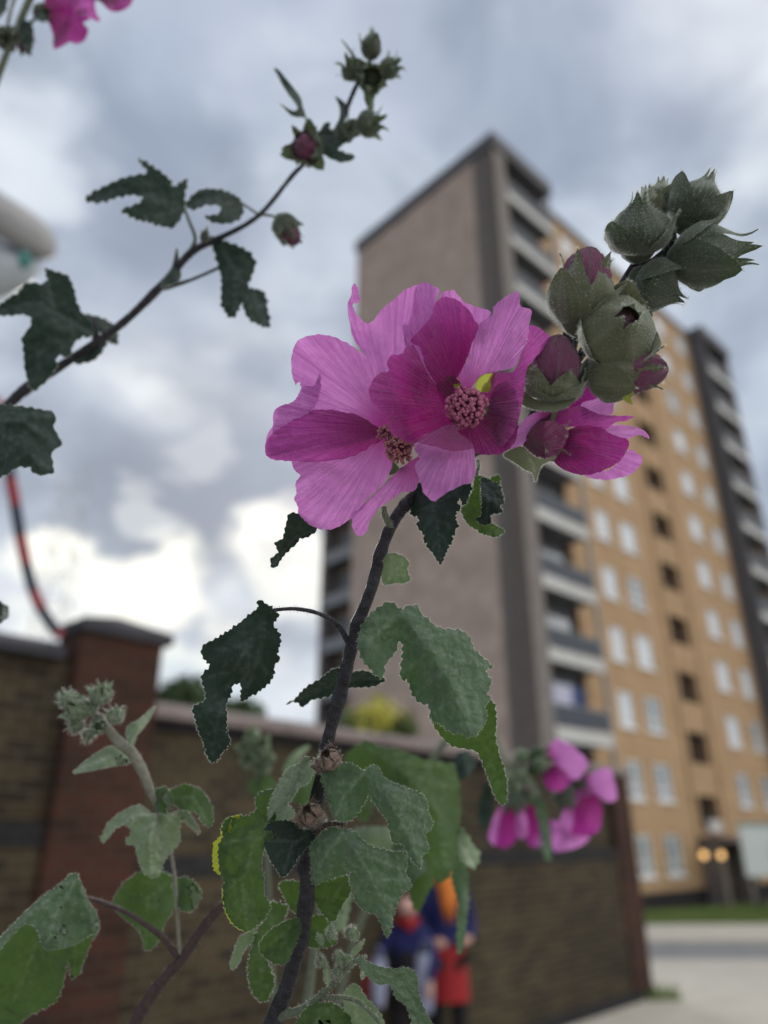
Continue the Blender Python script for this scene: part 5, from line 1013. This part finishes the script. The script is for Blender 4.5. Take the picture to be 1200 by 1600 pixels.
# balcony bays
def bay(xa, xb, pier_w, side_left):
    """corner pier, inner walls, then one balcony per storey"""
    mb = MB()
    if side_left: mb.box((xa, -1.05, 0), (xa+pier_w, 0.35, H-.76)); tp('corner_pier', mb, M_['roof_band'] if not side_left else M_['pierm'])
    else: mb.box((xa, -1.05, 0), (xa+.22, .35, H-.76)); tp('side_wall', mb, M_['roof_band'])
    mb = MB(); mb.box((xa+.01, .35, 0), (xb-.01, .5, H-.76)); tp('balcony_back_wall', mb, M_['balcony_inside'])
    mb = MB(); mb.box((xb-.14, -1.045, 2.8), (xb, -.9, H-.76)); tp('balcony_post', mb, M_['grey_metal'])
    x0 = xa+(pier_w if side_left else .22); x1 = xb-.14; w = x1-x0
    mb = MB(); mb.box((x0+.002, -1.0, 0), (x1, .349, 2.9+Z0+.9-.4)); tp('ground_floor_wall', mb, M_['red_brick'])
    pr = None
    for i in range(11):
        z = 5.30+SH*i-SH+Z0+.15
        if i == 0: z = 5.30-SH+Z0+.15
        if z < 3: continue
        if pr is None:
            m1 = MB(); m1.box((0, -1.0, -.20), (w, .34, -.002)); a = tp('balcony', m1, M_['slab'])
            m2 = MB(); m2.box((-.0, -1.06, -.26), (w, -1.005, .26)); b = tp('fascia', m2, M_['white_panel'], a)
            m3 = MB(); m3.box((.02, -1.03, .32), (w-.02, -1.015, 1.05)); c = tp('rail_glass', m3, M_['rail_glass'], a)
            m4 = MB(); m4.box((0, -1.05, 1.05), (w, -1.0, 1.10)); 
            for q in range(5): m4.box((.02+q*(w-.08)/4, -1.013, 0), (.06+q*(w-.08)/4, -.98, 1.05))
            d = tp('handrail', m4, M_['grey_metal'], a)
            m5 = MB(); m5.box((w*.08, .28, .05), (w*.52, .335, 2.1)); e = tp('door', m5, M_['glass_dark'], a)
            m6 = MB(); m6.box((w*.58, .28, .9), (w*.95, .335, 2.1)); f = tp('window', m6, M_['glass_sky_pale'], a)
            m7 = MB(); m7.box((w*.05, .30, .0), (w*.08, .345, 2.2)); m7.box((w*.52, .30, 0), (w*.58, .345, 2.2)); m7.box((w*.95, .30, .8), (w*.985, .345, 2.2)); m7.box((w*.08, .30, 2.1), (w*.52, .345, 2.2)); m7.box((w*.58, .3, 2.1), (w*.95, .345, 2.2)); g = tp('frame', m7, M_['upvc'], a)
            pr = [a, b, c, d, e, f, g]; r_ = a
        else:
            r_ = pr[0].copy(); COL.objects.link(r_); r_.parent = tower
            for ch in pr[1:]: q = ch.copy(); COL.objects.link(q); q.parent = r_
        r_.location = (x0, 0, z)
plain('pierm', (.19, .172, .162), .85, .2, 2)
bay(0.0, BX0, .95, True); bay(BX1, LEN, .22, False)
# entrance: piers, canopy, door and the small lit lamps above it
mb = MB(); mb.box((ENT[0]-.45, -.9, 0), (ENT[0]-.05, -.07, 2.62)); tp('entrance_pier', mb, M_['pierm']); mb = MB(); mb.box((ENT[1]+.05, -.9, 0), (ENT[1]+.45, -.07, 2.62)); tp('entrance_pier', mb, M_['pierm'])
mb = MB(); mb.box((ENT[0]-.55, -1.3, 2.63), (ENT[1]+.55, -.065, 2.85)); tp('canopy', mb, M_['coping'])
mb = MB(); mb.box((ENT[0]+.05, .30, .02), ((ENT[0]+ENT[1])/2-.02, .36, 2.45)); mb.box(((ENT[0]+ENT[1])/2+.02, .30, .02), (ENT[1]-.05, .36, 2.45))
dr = tp('door', mb, M_['dark_metal']); mb = MB(); mb.box(((ENT[0]+ENT[1])/2-.12, .24, 1.0), ((ENT[0]+ENT[1])/2-.06, .30, 1.4)); tp('handle', mb, M_['grey_metal'], dr)
mb = MB(); mb.box((ENT[0]+.55, -.16, 3.02), (ENT[1]-.25, -.07, 3.55)); tp('name_board', mb, M_['white_panel'])
for i, px in enumerate((1100, 1127)):
    r = ray(px, 1336); t_ = (T(0, -1.36, 0)-CAM).dot(tn)/r.dot(tn); p = CAM+r*t_
    l_ = empty('wall_lamp', tuple(p), math.atan2(tu.y, tu.x), label=('left' if i == 0 else 'right')+' one of two glowing amber lamps over the dark entrance of the tower', cat='lamp', group='amber lamps over the entrance'); l_['org'] = (0, 0, 0)
    mb = MB(); mb.ball((0, 0, 0), .17, 14, 9, ax=(1.3, .5, .8)); g_ = mb.build('lens', M_['lamp_glow'], l_, org=(0, 0, 0))
    mb = MB(); mb.box((-.24, .04, -.17), (.24, .075, .17)); mb.build('housing', M_['dark_metal'], l_, smooth=False, org=(0, 0, 0))
# laundry on the lowest balcony
lx = T(2.4, -.75, 5.30+Z0+.15); la = empty('laundry', tuple(lx), math.atan2(tu.y, tu.x), label='pale lilac sheets hung to dry on the lowest balcony beside the end wall', cat='laundry'); la['org'] = (0, 0, 0)
plain('linen', (.55, .55, .68), .9, .1, 3); plain('linen_blue', (.08, .12, .26), .9, .2, 3)
for i, (x_, w_, h_, m_) in enumerate([(-1.0, .55, 1.5, 'linen'), (-.35, .6, 1.75, 'linen'), (.3, .4, 1.2, 'linen_blue'), (.85, .35, 1.4, 'linen_blue')]):
    mb = MB(); nx, nz_ = 12, 8; vs = [(x_+w_*a/(nx-1), .06*math.sin(a*1.7+i)*(1-b/(nz_-1)*.4)+.01*i, 1.95-h_*b/(nz_-1)) for b in range(nz_) for a in range(nx)]
    mb.add(vs, [(b*nx+a, b*nx+a+1, (b+1)*nx+a+1, (b+1)*nx+a) for b in range(nz_-1) for a in range(nx-1)]); mb.build('sheet', M_[m_], la, org=(0, 0, 0))
mb = MB(); mb.tube([(-1.5, 0, 1.96), (0, 0, 1.93), (1.4, 0, 1.96)], .012, 5); mb.build('line', M_['grey_metal'], la, org=(0, 0, 0))

# ---- second block behind, seen left of the end wall
bo = CAM + (Vector((-3.30, 36.7, 0))-Vector((0, 0, 0)))*1.27; bo.z = -.8
back = empty('apartment_block', tuple(bo), math.atan2(tu.y, tu.x), label='lower rear block with grey balconies showing left of the blank end wall', cat='apartment block'); back['org'] = (0, 0, 0)
# local x = tu (away right), local y = -tn.  the visible face looks along -tu; it runs towards -y from the left edge
HB = 27.5; FW = 9.0
mb = MB(); mb.box((1.3, -FW, 0), (12, 0, HB)); mb.build('wall', M_['grey_brick'], back, smooth=False, org=(0, 0, 0))
mb = MB(); mb.box((.0, -.35, 0), (1.3, -.001, HB)); mb.box((.0, -4.1, 0), (1.3, -3.2, HB)); mb.build('balcony_pier', M_['pierm'], back, smooth=False, org=(0, 0, 0))
mb = MB(); mb.box((-.1, -FW, HB), (12, .1, HB+.5)); mb.build('roof', M_['roof_band'], back, smooth=False, org=(0, 0, 0))
pr = None
for i in range(9):
    if pr is None:
        m1 = MB(); m1.box((0, -3.2, -.2), (1.29, -.36, 0)); a = m1.build('balcony', M_['slab'], back, smooth=False, org=(0, 0, 0)); a['org'] = (0, 0, 0)
        m2 = MB(); m2.box((-.06, -3.2, -.25), (-.005, -.36, .5)); b = m2.build('fascia', M_['grey_metal'], a, smooth=False, org=(0, 0, 0))
        m3 = MB(); m3.box((1.2, -2.9, .2), (1.295, -.7, 2.2)); c = m3.build('window', M_['glass_mid'], a, smooth=False, org=(0, 0, 0)); pr = [a, b, c]; r_ = a
    else:
        r_ = pr[0].copy(); COL.objects.link(r_); r_.parent = back
        for ch in pr[1:]: q = ch.copy(); COL.objects.link(q); q.parent = r_
    r_.location = (0, 0, 1.9+SH*i)

# ---- large notice board on posts and the railings right of the entrance
r = ray(1153, 1287); pp = T(0, -3.0, 0); t_ = (pp-CAM).dot(tn)/r.dot(tn); bp0 = CAM+r*t_
nb = empty('notice_board', (bp0.x, bp0.y, GZ), math.atan2(tu.y, tu.x)-R(20), label='large pale notice board with a teal top edge on dark posts right of the entrance', cat='notice board'); nb['org'] = (0, 0, 0)
zt = bp0.z-GZ; plain('board_white', (.50, .54, .54), .5, .05, 2); plain('board_teal', (.14, .24, .23), .5, .1, 2); plain('board_print', (.40, .43, .44), .5, .05, 2)
def nbp(name, m, *boxes):
    mb = MB()
    for a, b in boxes: mb.box(a, b)
    return mb.build(name, M_[m], nb, smooth=False, org=(0, 0, 0))
nbp('panel', 'board_white', ((0, 0, zt-1.95), (4.2, .06, zt-.1))); nbp('top_rail', 'board_teal', ((-.04, -.02, zt-.1), (4.24, .08, zt+.03)))
nbp('post', 'dark_metal', ((.5, .07, 0), (.62, .19, zt-.1))); nbp('post', 'dark_metal', ((3.6, .07, 0), (3.72, .19, zt-.1)))
mb = MB(); mb.tube([(1.9+.42*math.cos(a*.3), -.006, zt-1.0+.42*math.sin(a*.3)) for a in range(22)], .035, 5); mb.build('emblem', M_['board_print'], nb, org=(0, 0, 0))
rl = empty('railing', tuple(T(15.9, -1.9, 0.05)), math.atan2(tu.y, tu.x), label='dark upright metal railings below the notice board by the tower entrance', cat='railing'); rl['org'] = (0, 0, 0)
mb = MB(); mb.box((0, 0, .12), (11, .04, .16)); mb.box((0, 0, 1.35), (11, .04, 1.39)); mb.build('rail', M_['dark_metal'], rl, smooth=False, org=(0, 0, 0))
mb = MB()
for i in range(100): mb.box((i*.11, .005, 0), (i*.11+.025, .03, 1.5))
o = mb.build('baluster', M_['dark_metal'], rl, smooth=False, org=(0, 0, 0)); o['kind'] = 'stuff'

def foliage(center, rad, n, size, rng, mb, mi=0, squash=1.0, clump=8):
    cs = []
    for _ in range(clump):
        d = Vector((rng.gauss(0, 1), rng.gauss(0, 1), rng.gauss(0, 1))).normalized()*rng.uniform(.2, .8); cs.append((Vector((d.x*rad, d.y*rad, d.z*rad*squash)), rad*rng.uniform(.3, .5)))
    for _ in range(n):
        c, r_ = rng.choice(cs); d = Vector((rng.gauss(0, 1), rng.gauss(0, 1), rng.gauss(0, 1))).normalized()*r_*rng.uniform(.5, 1.05)
        p = Vector(center)+c+d; nn = (d.normalized()+Vector((rng.uniform(-.7,.7), rng.uniform(-.7,.7), rng.uniform(-.2,.9)))).normalized()
        a = nn.orthogonal().normalized(); a = a*math.cos(rng.random()*6)+nn.cross(a)*math.sin(rng.random()*6); b = nn.cross(a); s = size*rng.uniform(.6, 1.3)
        mb.add([p-a*s, p+b*s*.45, p+a*s, p-b*s*.45], [(0, 1, 2, 3)], mi=mi)
# grass verge in front of the tower
rg2 = random.Random(3)
mb = MB(); ga, gb = CAM, CAM
def gp(px, py): r = ray(px, py); return CAM+r*((GZ-CAM.z)/r.z)
c1, c2, c3, c4 = gp(940, 1452), gp(1320, 1444), gp(1320, 1411), gp(940, 1431)
nx = 24; mb.add([c1.lerp(c2, i/nx)+Vector((0,0,.03)) for i in range(nx+1)]+[c4.lerp(c3, i/nx)+Vector((0,0,.09)) for i in range(nx+1)], [(i, i+1, nx+2+i, nx+1+i) for i in range(nx)])
for i in range(15000):
    u1, u2 = rg2.random(), rg2.random(); p = (c1.lerp(c2, u1)).lerp(c4.lerp(c3, u1), u2); h = rg2.uniform(.05, .17)*(1.5 if noise.noise(p*.9) > .15 else 1); a = rg2.random()*6.28; w = Vector((math.cos(a), math.sin(a), 0))*.018
    mb.add([p-w, p+w, p+Vector((rg2.uniform(-.06,.06), rg2.uniform(-.06,.06), h+.05))], [(0, 1, 2)])
tag(mb.build('grass', M_['blade']), 'strip of rough green grass along the foot of the tower', 'grass', kind='stuff')
# weeds at the foot of the right wall pier
mb = MB()
for i in range(260):
    p = WB+Vector((rg2.uniform(-.25, .30), rg2.uniform(-.30, .12), .1)); h = rg2.uniform(.05, .2); a = rg2.random()*6.28; w = Vector((math.cos(a), math.sin(a), 0))*.008
    mb.add([p-w, p+w, p+Vector((rg2.uniform(-.08,.08), rg2.uniform(-.08,.08), h))], [(0, 1, 2)])
tag(mb.build('weeds', M_['blade']), 'tufts of weeds at the foot of the right-hand red brick pier', 'weeds', kind='stuff')
# shrub with yellow flowers behind the wall, dark tree top further off
def shrub(px, py, dist, rad, n, size, m, name, label, cat, fl=0, squash=.9, group=None):
    c = CAM+ray(px, py)*dist; base = Vector((c.x, c.y, gz(c.y))); t = empty(name, tuple(base), label=label, cat=cat, group=group)
    mb = MB(); rng = random.Random(int(px)); foliage(c, rad, n, size, rng, mb, squash=squash); mb.build('crown', M_[m], t)
    mb = MB(); mb.tube(smooth_path([base, base.lerp(c, .4)+Vector((.06, 0, 0)), base.lerp(c, .8), c]), [rad*.09*(1-.8*i/18) for i in range(19)], 7)
    for k in range(5):
        e = c+Vector((rng.uniform(-1,1), rng.uniform(-1,1), rng.uniform(-.1,.8)))*rad*.6; mb.tube([base.lerp(c, .65), e.lerp(c, .4), e], [rad*.04, rad*.025, rad*.01], 5)
    mb.build('trunk', M_['bark'], t)
    if fl:
        mb = MB(); foliage(c+Vector((0, 0, rad*.1)), rad*1.02, fl, size*1.1, rng, mb, squash=squash); mb.build('blossom', M_['yellow_petal'], t)
    return t
shrub(604, 1135, 13.5, .62, 900, .09, 'bush_leaf', 'shrub', 'yellow-flowering shrub showing over the wall right of the main stalk', 'shrub', fl=420)
shrub(558, 1140, 13.0, .42, 500, .08, 'bush_leaf', 'shrub', 'paler flowering shrub just over the coping, beside the main stalk', 'shrub', fl=160)
shrub(300, 1112, 24, 1.35, 1500, .22, 'hedge_leaf', 'tree', 'round dark green tree top just above the wall, right of the tall pier', 'tree', squash=.6)
shrub(372, 1122, 24, 1.1, 1200, .22, 'hedge_leaf', 'tree', 'low dark green tree top behind the hanging dark leaf', 'tree', squash=.6)

# ---- street lamp head poking in at the left edge
ld = 4.2
lamp = empty('street_lamp', tuple(on_ground(-400, 1700)), label='grey rounded street lamp head cut by the left edge of the picture', cat='street lamp')
base = on_ground(-400, 1700); lamp.location = base; lamp['org'] = tuple(base)
plain('lamp_shell', (.30, .30, .31), .5, .15, 4); glass('lamp_bowl', (.42, .47, .52), .3); plain('lamp_teal', (.05, .22, .20), .5, .1, 3)
def hull(ptsq, dd, th, m, name, par):
    """rounded body whose outline is given in the picture, th metres deep"""
    o_ = closed_smooth(ptsq, 8); c = o_.mean(0); mb = MB(); n = len(o_); rings = [(.0, 1), (.3, .95), (.6, .8), (.85, .52), (.97, .22)]; vs = []
    for sgn in (1, -1):
        for k, (z, s_) in enumerate(rings if sgn == 1 else rings[1:]):
            for q in o_: p = c+(q-c)*s_; vs.append(P(p[0], p[1], dd-sgn*th*.5*z))
    R_ = len(rings); fs = []
    for k in range(R_-1): fs += [(k*n+i, k*n+(i+1) % n, (k+1)*n+(i+1) % n, (k+1)*n+i) for i in range(n)]
    fs.append(tuple((R_-1)*n+i for i in range(n)))
    off = [0]+[(R_+k)*n for k in range(R_-1)]
    for k in range(R_-1): fs += [(off[k]+i, off[k+1]+i, off[k+1]+(i+1) % n, off[k]+(i+1) % n) for i in range(n)]
    fs.append(tuple(off[-1]+n-1-i for i in range(n))); mb.add(vs, fs); return mb.build(name, M_[m], par)
hull([(-160,215),(-60,262),(0,300),(40,325),(72,350),(88,378),(84,402),(68,408),(30,392),(0,374),(-60,345),(-160,300)], ld, .34, 'lamp_shell', 'head', lamp)
hull([(-160,310),(-60,350),(0,376),(30,392),(62,408),(60,430),(40,452),(0,468),(-60,470),(-160,440)], ld, .28, 'lamp_bowl', 'bowl', lamp)
hull([(30,392),(46,396),(50,412),(38,422),(28,410)], ld-.16, .05, 'lamp_teal', 'sensor', lamp)
mb = MB(); mb.tube(smooth_path([base, base+Vector((.15, 0, 2.2)), P(-420, 330, ld), P(-150, 270, ld)]), .06, 10); mb.build('post', M_['lamp_shell'], lamp)

# ---- striped festoon rope and a pale lattice mast at the left
plain('rope_red', (.30, .03, .04), .6, .2, 8); plain('rope_navy', (.03, .045, .08), .6, .2, 8)
rp = [(5,640,4.6),(14,730,4.6),(24,790,4.62),(34,850,4.66),(48,910,4.7),(64,950,4.75),(92,992,4.85)]
e = P(*rp[-1]); rope = empty('banner_rope', tuple(e), label='twisted red and navy rope curving down to the wall beside the tall brick pier', cat='rope')
sp_ = smooth_path([P(*p) for p in rp], 8); up = P(-260, 420, 4.5); sp_ = [up, up.lerp(sp_[0], .6)]+sp_
k = 0
for i in range(0, len(sp_)-1, 6):
    mb = MB(); mb.tube(sp_[i:i+7], .036, 8); mb.build('red_wrap' if k % 2 == 0 else 'navy_wrap', M_['rope_red' if k % 2 == 0 else 'rope_navy'], rope); k += 1
mb0 = CAM+ray(92, 900)*60; mst = empty('lattice_mast', (mb0.x, mb0.y, GZ), label='faint pale lattice mast in the far distance beside the striped rope', cat='mast'); mst['org'] = (0, 0, 0)
plain('pale_steel', (.55, .58, .62), .5, .05, 1)
mb = MB(); w = 1.0; top_z = 33
zs = [i*2.0 for i in range(int(top_z/2)+1)]
for sx, sy in ((-w,-w),(w,-w),(w,w),(-w,w)): mb.tube([(sx, sy, 0), (sx, sy, zs[-1])], .05, 5)
for i in range(len(zs)-1):
    for (a, b) in (((-w,-w),(w,-w)),((w,-w),(w,w)),((w,w),(-w,w)),((-w,w),(-w,-w))):
        q = (a, b) if i % 2 == 0 else (b, a); mb.tube([(*q[0], zs[i]), (*q[1], zs[i+1])], .03, 4); mb.tube([(*a, zs[i]), (*b, zs[i])], .03, 4)
mb.build('lattice_frame', M_['pale_steel'], mst, smooth=False, org=(0, 0, 0))

# ---- the two people by the wall
plain('skin', (.50, .30, .24), .6, .08, 30); plain('navy', (.008, .012, .085), .8, .2, 20); plain('black_cloth', (.008, .008, .010), .9, .2, 20); plain('red_cloth', (.26, .010, .014), .8, .15, 20)
plain('orange_hair', (.60, .18, .025), .7, .25, 60); plain('lilac_bag', (.26, .28, .40), .6, .15, 10); plain('pink_cap', (.55, .33, .30), .8, .12, 20); plain('shoe', (.03, .03, .035), .6, .2, 20)
def skin_mesh(name, joints, edges, m, par, org, sub=2):
    me = bpy.data.meshes.new(name); me.from_pydata([j[0] for j in joints], edges, []); me.materials.append(m)
    o = bpy.data.objects.new(name, me); COL.objects.link(o); o.parent = par
    s = o.modifiers.new('skin', 'SKIN'); s.use_smooth_shade = True
    for i, j in enumerate(joints):
        r = j[1]; me.skin_vertices[0].data[i].radius = (r, r) if not hasattr(r, '__len__') else r
    me.skin_vertices[0].data[0].use_root = True
    q = o.modifiers.new('sub', 'SUBSURF'); q.levels = sub; q.render_levels = sub
    return o
def person(loc, rz, h, lean, arms, label, build):
    t = empty('person', tuple(loc), rz, label=label, cat='person', group=None); t['org'] = (0, 0, 0); s = h/1.7; LF = lean
    def V(x, y, z): return (x*s, (y-LF*max(0, z-.9)*1.0)*s, z*s)      # lean tips the torso to local -y
    J = [(V(0,0,.94),(.13*s,.10*s)), (V(0,0,1.12),(.12*s,.09*s)), (V(0,0,1.32),(.15*s,.10*s)), (V(0,0,1.44),(.07*s,.06*s)), (V(0,0,1.50),(.05*s,.05*s)), (V(0,-.015,1.57),(.072*s,.085*s)), (V(0,-.01,1.645),(.062*s,.075*s))]
    E_ = [(0,1),(1,2),(2,3),(3,4),(4,5),(5,6)]
    for sx, arm in ((-1, arms[0]), (1, arms[1])):
        b = len(J); J += [(V(sx*.17,0,1.39),.052*s), ((arm[0][0]*s,arm[0][1]*s,arm[0][2]*s),.040*s), ((arm[1][0]*s,arm[1][1]*s,arm[1][2]*s),.028*s), ((arm[2][0]*s,arm[2][1]*s,arm[2][2]*s),.030*s)]
        E_ += [(2,b),(b,b+1),(b+1,b+2),(b+2,b+3)]
        b = len(J); J += [(V(sx*.09,0,.88),.085*s), ((sx*.10*s,-.01*s,.50*s),.058*s), ((sx*.10*s,.02*s,.10*s),.040*s), ((sx*.11*s,-.09*s,.04*s),.036*s)]
        E_ += [(0,b),(b,b+1),(b+1,b+2),(b+2,b+3)]
    body = skin_mesh('body', J, E_, M_['skin'], t, None)
    body['org'] = (0, 0, 0)
    for arm in arms:      # palm, four fingers and a thumb, carried on the body
        mb = MB(); e = Vector(arm[2])*s; dr = (Vector(arm[2])-Vector(arm[1])).normalized(); sd = dr.orthogonal().normalized()
        mb.ball(e-dr*.01*s, .040*s, 10, 8, ax=(.9, .8, 1))
        for k in range(4): p0 = e+sd*(k-1.5)*.019*s; mb.tube([p0, p0+dr*(.045-.004*abs(k-1.3))*s, p0+dr*.06*s+Vector((0, .02, -.018))*s], [.0085*s, .008*s, .006*s], 6)
        p0 = e-sd*.03*s-dr*.03*s; mb.tube([p0, p0-sd*.025*s+dr*.02*s, p0-sd*.03*s+dr*.045*s], [.010*s, .009*s, .007*s], 6)
        h_ = mb.build('hand', M_['skin'], body, org=(0, 0, 0))
    hd = Vector(V(0,-.015,1.58)); mb = MB(); mb.ball(hd+Vector((0,-.10,-.01))*s, .018*s, 8, 6, ax=(.7,1,1.2)); mb.build('nose', M_['skin'], body, org=(0, 0, 0))
    for sx in (-1, 1): mb = MB(); mb.ball(hd+Vector((sx*.082, 0, 0))*s, .028*s, 8, 6, ax=(.4,.7,1)); mb.build('ear', M_['skin'], body, org=(0, 0, 0))
    for sx in (-1, 1): mb = MB(); mb.ball(hd+Vector((sx*.032, -.085, .02))*s, .012*s, 8, 6); mb.build('eye', M_['black_cloth'], body, org=(0, 0, 0))
    build(t, V, s, arms); return t
def jacket(t, V, s, arms, m, name='jacket', fat=1.16):
    J = [(V(0,0,.86),(.165*s*fat,.125*s*fat)), (V(0,0,1.02),(.15*s*fat,.11*s*fat)), (V(0,0,1.2),(.15*s*fat,.11*s*fat)), (V(0,0,1.37),(.165*s*fat,.11*s*fat)), (V(0,0,1.46),(.075*s*fat,.07*s*fat))]; E_ = [(0,1),(1,2),(2,3),(3,4)]
    for sx, arm in ((-1, arms[0]), (1, arms[1])):
        b = len(J); J += [(V(sx*.17,0,1.39),.072*s), ((arm[0][0]*s,arm[0][1]*s,arm[0][2]*s),.058*s), ((arm[1][0]*s,arm[1][1]*s,arm[1][2]*s),.045*s)]
        E_ += [(3,b),(b,b+1),(b+1,b+2)]
    return skin_mesh(name, J, E_, M_[m], t, None)
def trousers(t, V, s, m, name='trousers', z1=.06):
    J = [(V(0,0,.92),(.155*s,.12*s)), (V(-.09,0,.84),.105*s), (V(-.10,-.01,.5),.078*s), (V(-.10,.02,z1+.04),.06*s), (V(.09,0,.84),.105*s), (V(.10,-.01,.5),.078*s), (V(.10,.02,z1+.04),.06*s)]
    skin_mesh(name, J, [(0,1),(1,2),(2,3),(0,4),(4,5),(5,6)], M_[m], t, None)
    for sx in (-1, 1):
        mb = MB(); mb.ball((sx*.11*s, -.06*s, .045*s), .075*s, 12, 8, ax=(.62, 1.7, .62)); mb.build('shoe', M_['shoe'], t, org=(0, 0, 0))
def right_build(t, V, s, arms):
    jacket(t, V, s, arms, 'navy'); trousers(t, V, s, 'black_cloth')
    mb = MB(); rings = [(.98,.165,.13),(.85,.185,.15),(.70,.195,.165),(.56,.205,.175)]; vs = []
    for z, a, b in rings:
        for k in range(24): an = 2*math.pi*k/24; w_ = 1+.04*math.sin(an*7)*(1.05-z); p = V(0,0,z); vs.append((p[0]+a*s*w_*math.cos(an), p[1]+b*s*w_*math.sin(an), z*s))
    mb.add(vs, [(i*24+k, i*24+(k+1) % 24, (i+1)*24+(k+1) % 24, (i+1)*24+k) for i in range(3) for k in range(24)]); mb.build('skirt', M_['red_cloth'], t, org=(0, 0, 0))
    # long orange hair, plus a bunch lifted to the side
    hd = Vector(V(0,0,1.60)); mb = MB(); mb.ball(hd, .105*s, 16, 10, ax=(.95, 1.05, 1.1), nz=.15)
    rr = random.Random(4)
    for k in range(34):
        a = rr.uniform(-.9, .9); x = .085*math.sin(a); y = -.06-.05*math.cos(a); ln = rr.uniform(.30, .46)
        mb.tube([hd+Vector((x, y*.6, .06))*s, hd+Vector((x*1.25, y*1.3, -.08))*s, hd+Vector((x*1.0, y*1.45-.02, -.25))*s, hd+Vector((x*.6, y*1.3-.03, -ln))*s], [.018*s, .02*s, .018*s, .004*s], 5)
    for k in range(12): mb.tube([hd+Vector((.06, -.03, 0))*s, hd+Vector((.14, -.05, .02+.01*k-.05))*s, hd+Vector((.20+rr.uniform(-.02,.02), -.06, .05+rr.uniform(-.05,.03)))*s], [.02*s, .022*s, .006*s], 5)
    mb.build('hair', M_['orange_hair'], t, org=(0, 0, 0))
def left_build(t, V, s, arms):
    jacket(t, V, s, arms, 'navy'); trousers(t, V, s, 'black_cloth')
    J = [(V(0,-.045,.82),(.15*s,.12*s)), (V(0,-.045,1.05),(.145*s,.115*s)), (V(0,-.045,1.28),(.15*s,.10*s))]; skin_mesh('apron', J, [(0,1),(1,2)], M_['black_cloth'], t, None)
    hd = Vector(V(0,-.01,1.63)); mb = MB(); mb.ball(hd, .108*s, 16, 10, ax=(1, 1.08, .85)); mb.add([hd+Vector((x, y, -.01))*s for x, y in ((-.08,-.09),(.08,-.09),(.06,-.19),(-.06,-.19))]+[hd+Vector((x, y, .008))*s for x, y in ((-.08,-.09),(.08,-.09),(.06,-.19),(-.06,-.19))], [(0,1,2,3),(7,6,5,4),(1,2,6,5),(2,3,7,6),(0,3,7,4)])
    mb.build('cap', M_['pink_cap'], t, org=(0, 0, 0))
    mb = MB(); c = Vector(V(0,-.06,1.50)); mb.tube([c+Vector((.10*math.cos(a*.52), .075*math.sin(a*.52), 0))*s for a in range(13)], .042*s, 8); mb.ball(c+Vector((.03,-.10,-.03))*s, .06*s, 10, 8, ax=(1,.6,1.1)); mb.build('scarf', M_['red_cloth'], t, org=(0, 0, 0))
pd = 7.55
def foot(px, dist):
    r = ray(px, 1312); f = Vector((r.x, r.y, 0)); f = f*(dist/r.y); return Vector((f.x, f.y, .10))
person(foot(692, 7.5), R(8), 1.66, .02, (((-.24,-.02,1.14),(-.16,-.20,1.02),(-.10,-.24,1.02)), ((.24,.0,1.14),(.17,-.20,1.04),(.11,-.24,1.04))),
       'person with long orange hair in a blue jacket, red skirt and black leggings', right_build)
person(foot(636, 7.2), R(-6), 1.33, .06, (((-.30,-.10,1.16),(-.30,-.20,.98),(-.30,-.22,.91)), ((.28,-.10,1.16),(.24,-.20,.95),(.23,-.22,.88))),
       'shorter person in a pinkish cap and red scarf with blue sleeves and black front', left_build)
def bag(px, py, dist, m, w, h, label):
    r = ray(px, py); c = CAM+r*(dist/r.y); t = empty('carrier_bag', tuple(c-Vector((0,0,h/2))), label=label, cat='bag', group='carrier bags held by the people')
    mb = MB(); vs = []; n = 20
    for i in range(9):
        u = i/8; ww = w*.5*(.55+.45*math.sin(math.pi*(.25+.6*(1-u)))); 
        for k in range(n):
            a = 2*math.pi*k/n; q = 1+.12*noise.noise(Vector((math.cos(a)*2, math.sin(a)*2, u*4+px)))
            vs.append(c+Vector((ww*q*math.cos(a), ww*.6*q*math.sin(a), h*(u-.5))))
    mb.add(vs, [(i*n+k, i*n+(k+1) % n, (i+1)*n+(k+1) % n, (i+1)*n+k) for i in range(8) for k in range(n)]+[tuple(range(n-1, -1, -1))]); mb.build('sack', M_[m], t)
    mb = MB(); 
    for q in (-.02, .02): mb.tube([c+Vector((-w*.25, q, h*.48)), c+Vector((-w*.1, q, h*.72)), c+Vector((w*.1, q, h*.72)), c+Vector((w*.25, q, h*.48))], .006, 5)
    mb.build('handle', M_[m], t)
bag(664, 1535, 7.1, 'lilac_bag', .15, .42, 'pale lilac bag hanging between the two people')
bag(592, 1535, 7.0, 'lilac_bag', .12, .34, 'pale lilac bag at the left hand of the shorter person')
bag(568, 1535, 7.1, 'red_cloth', .10, .26, 'small red bag at the far left of the shorter person')
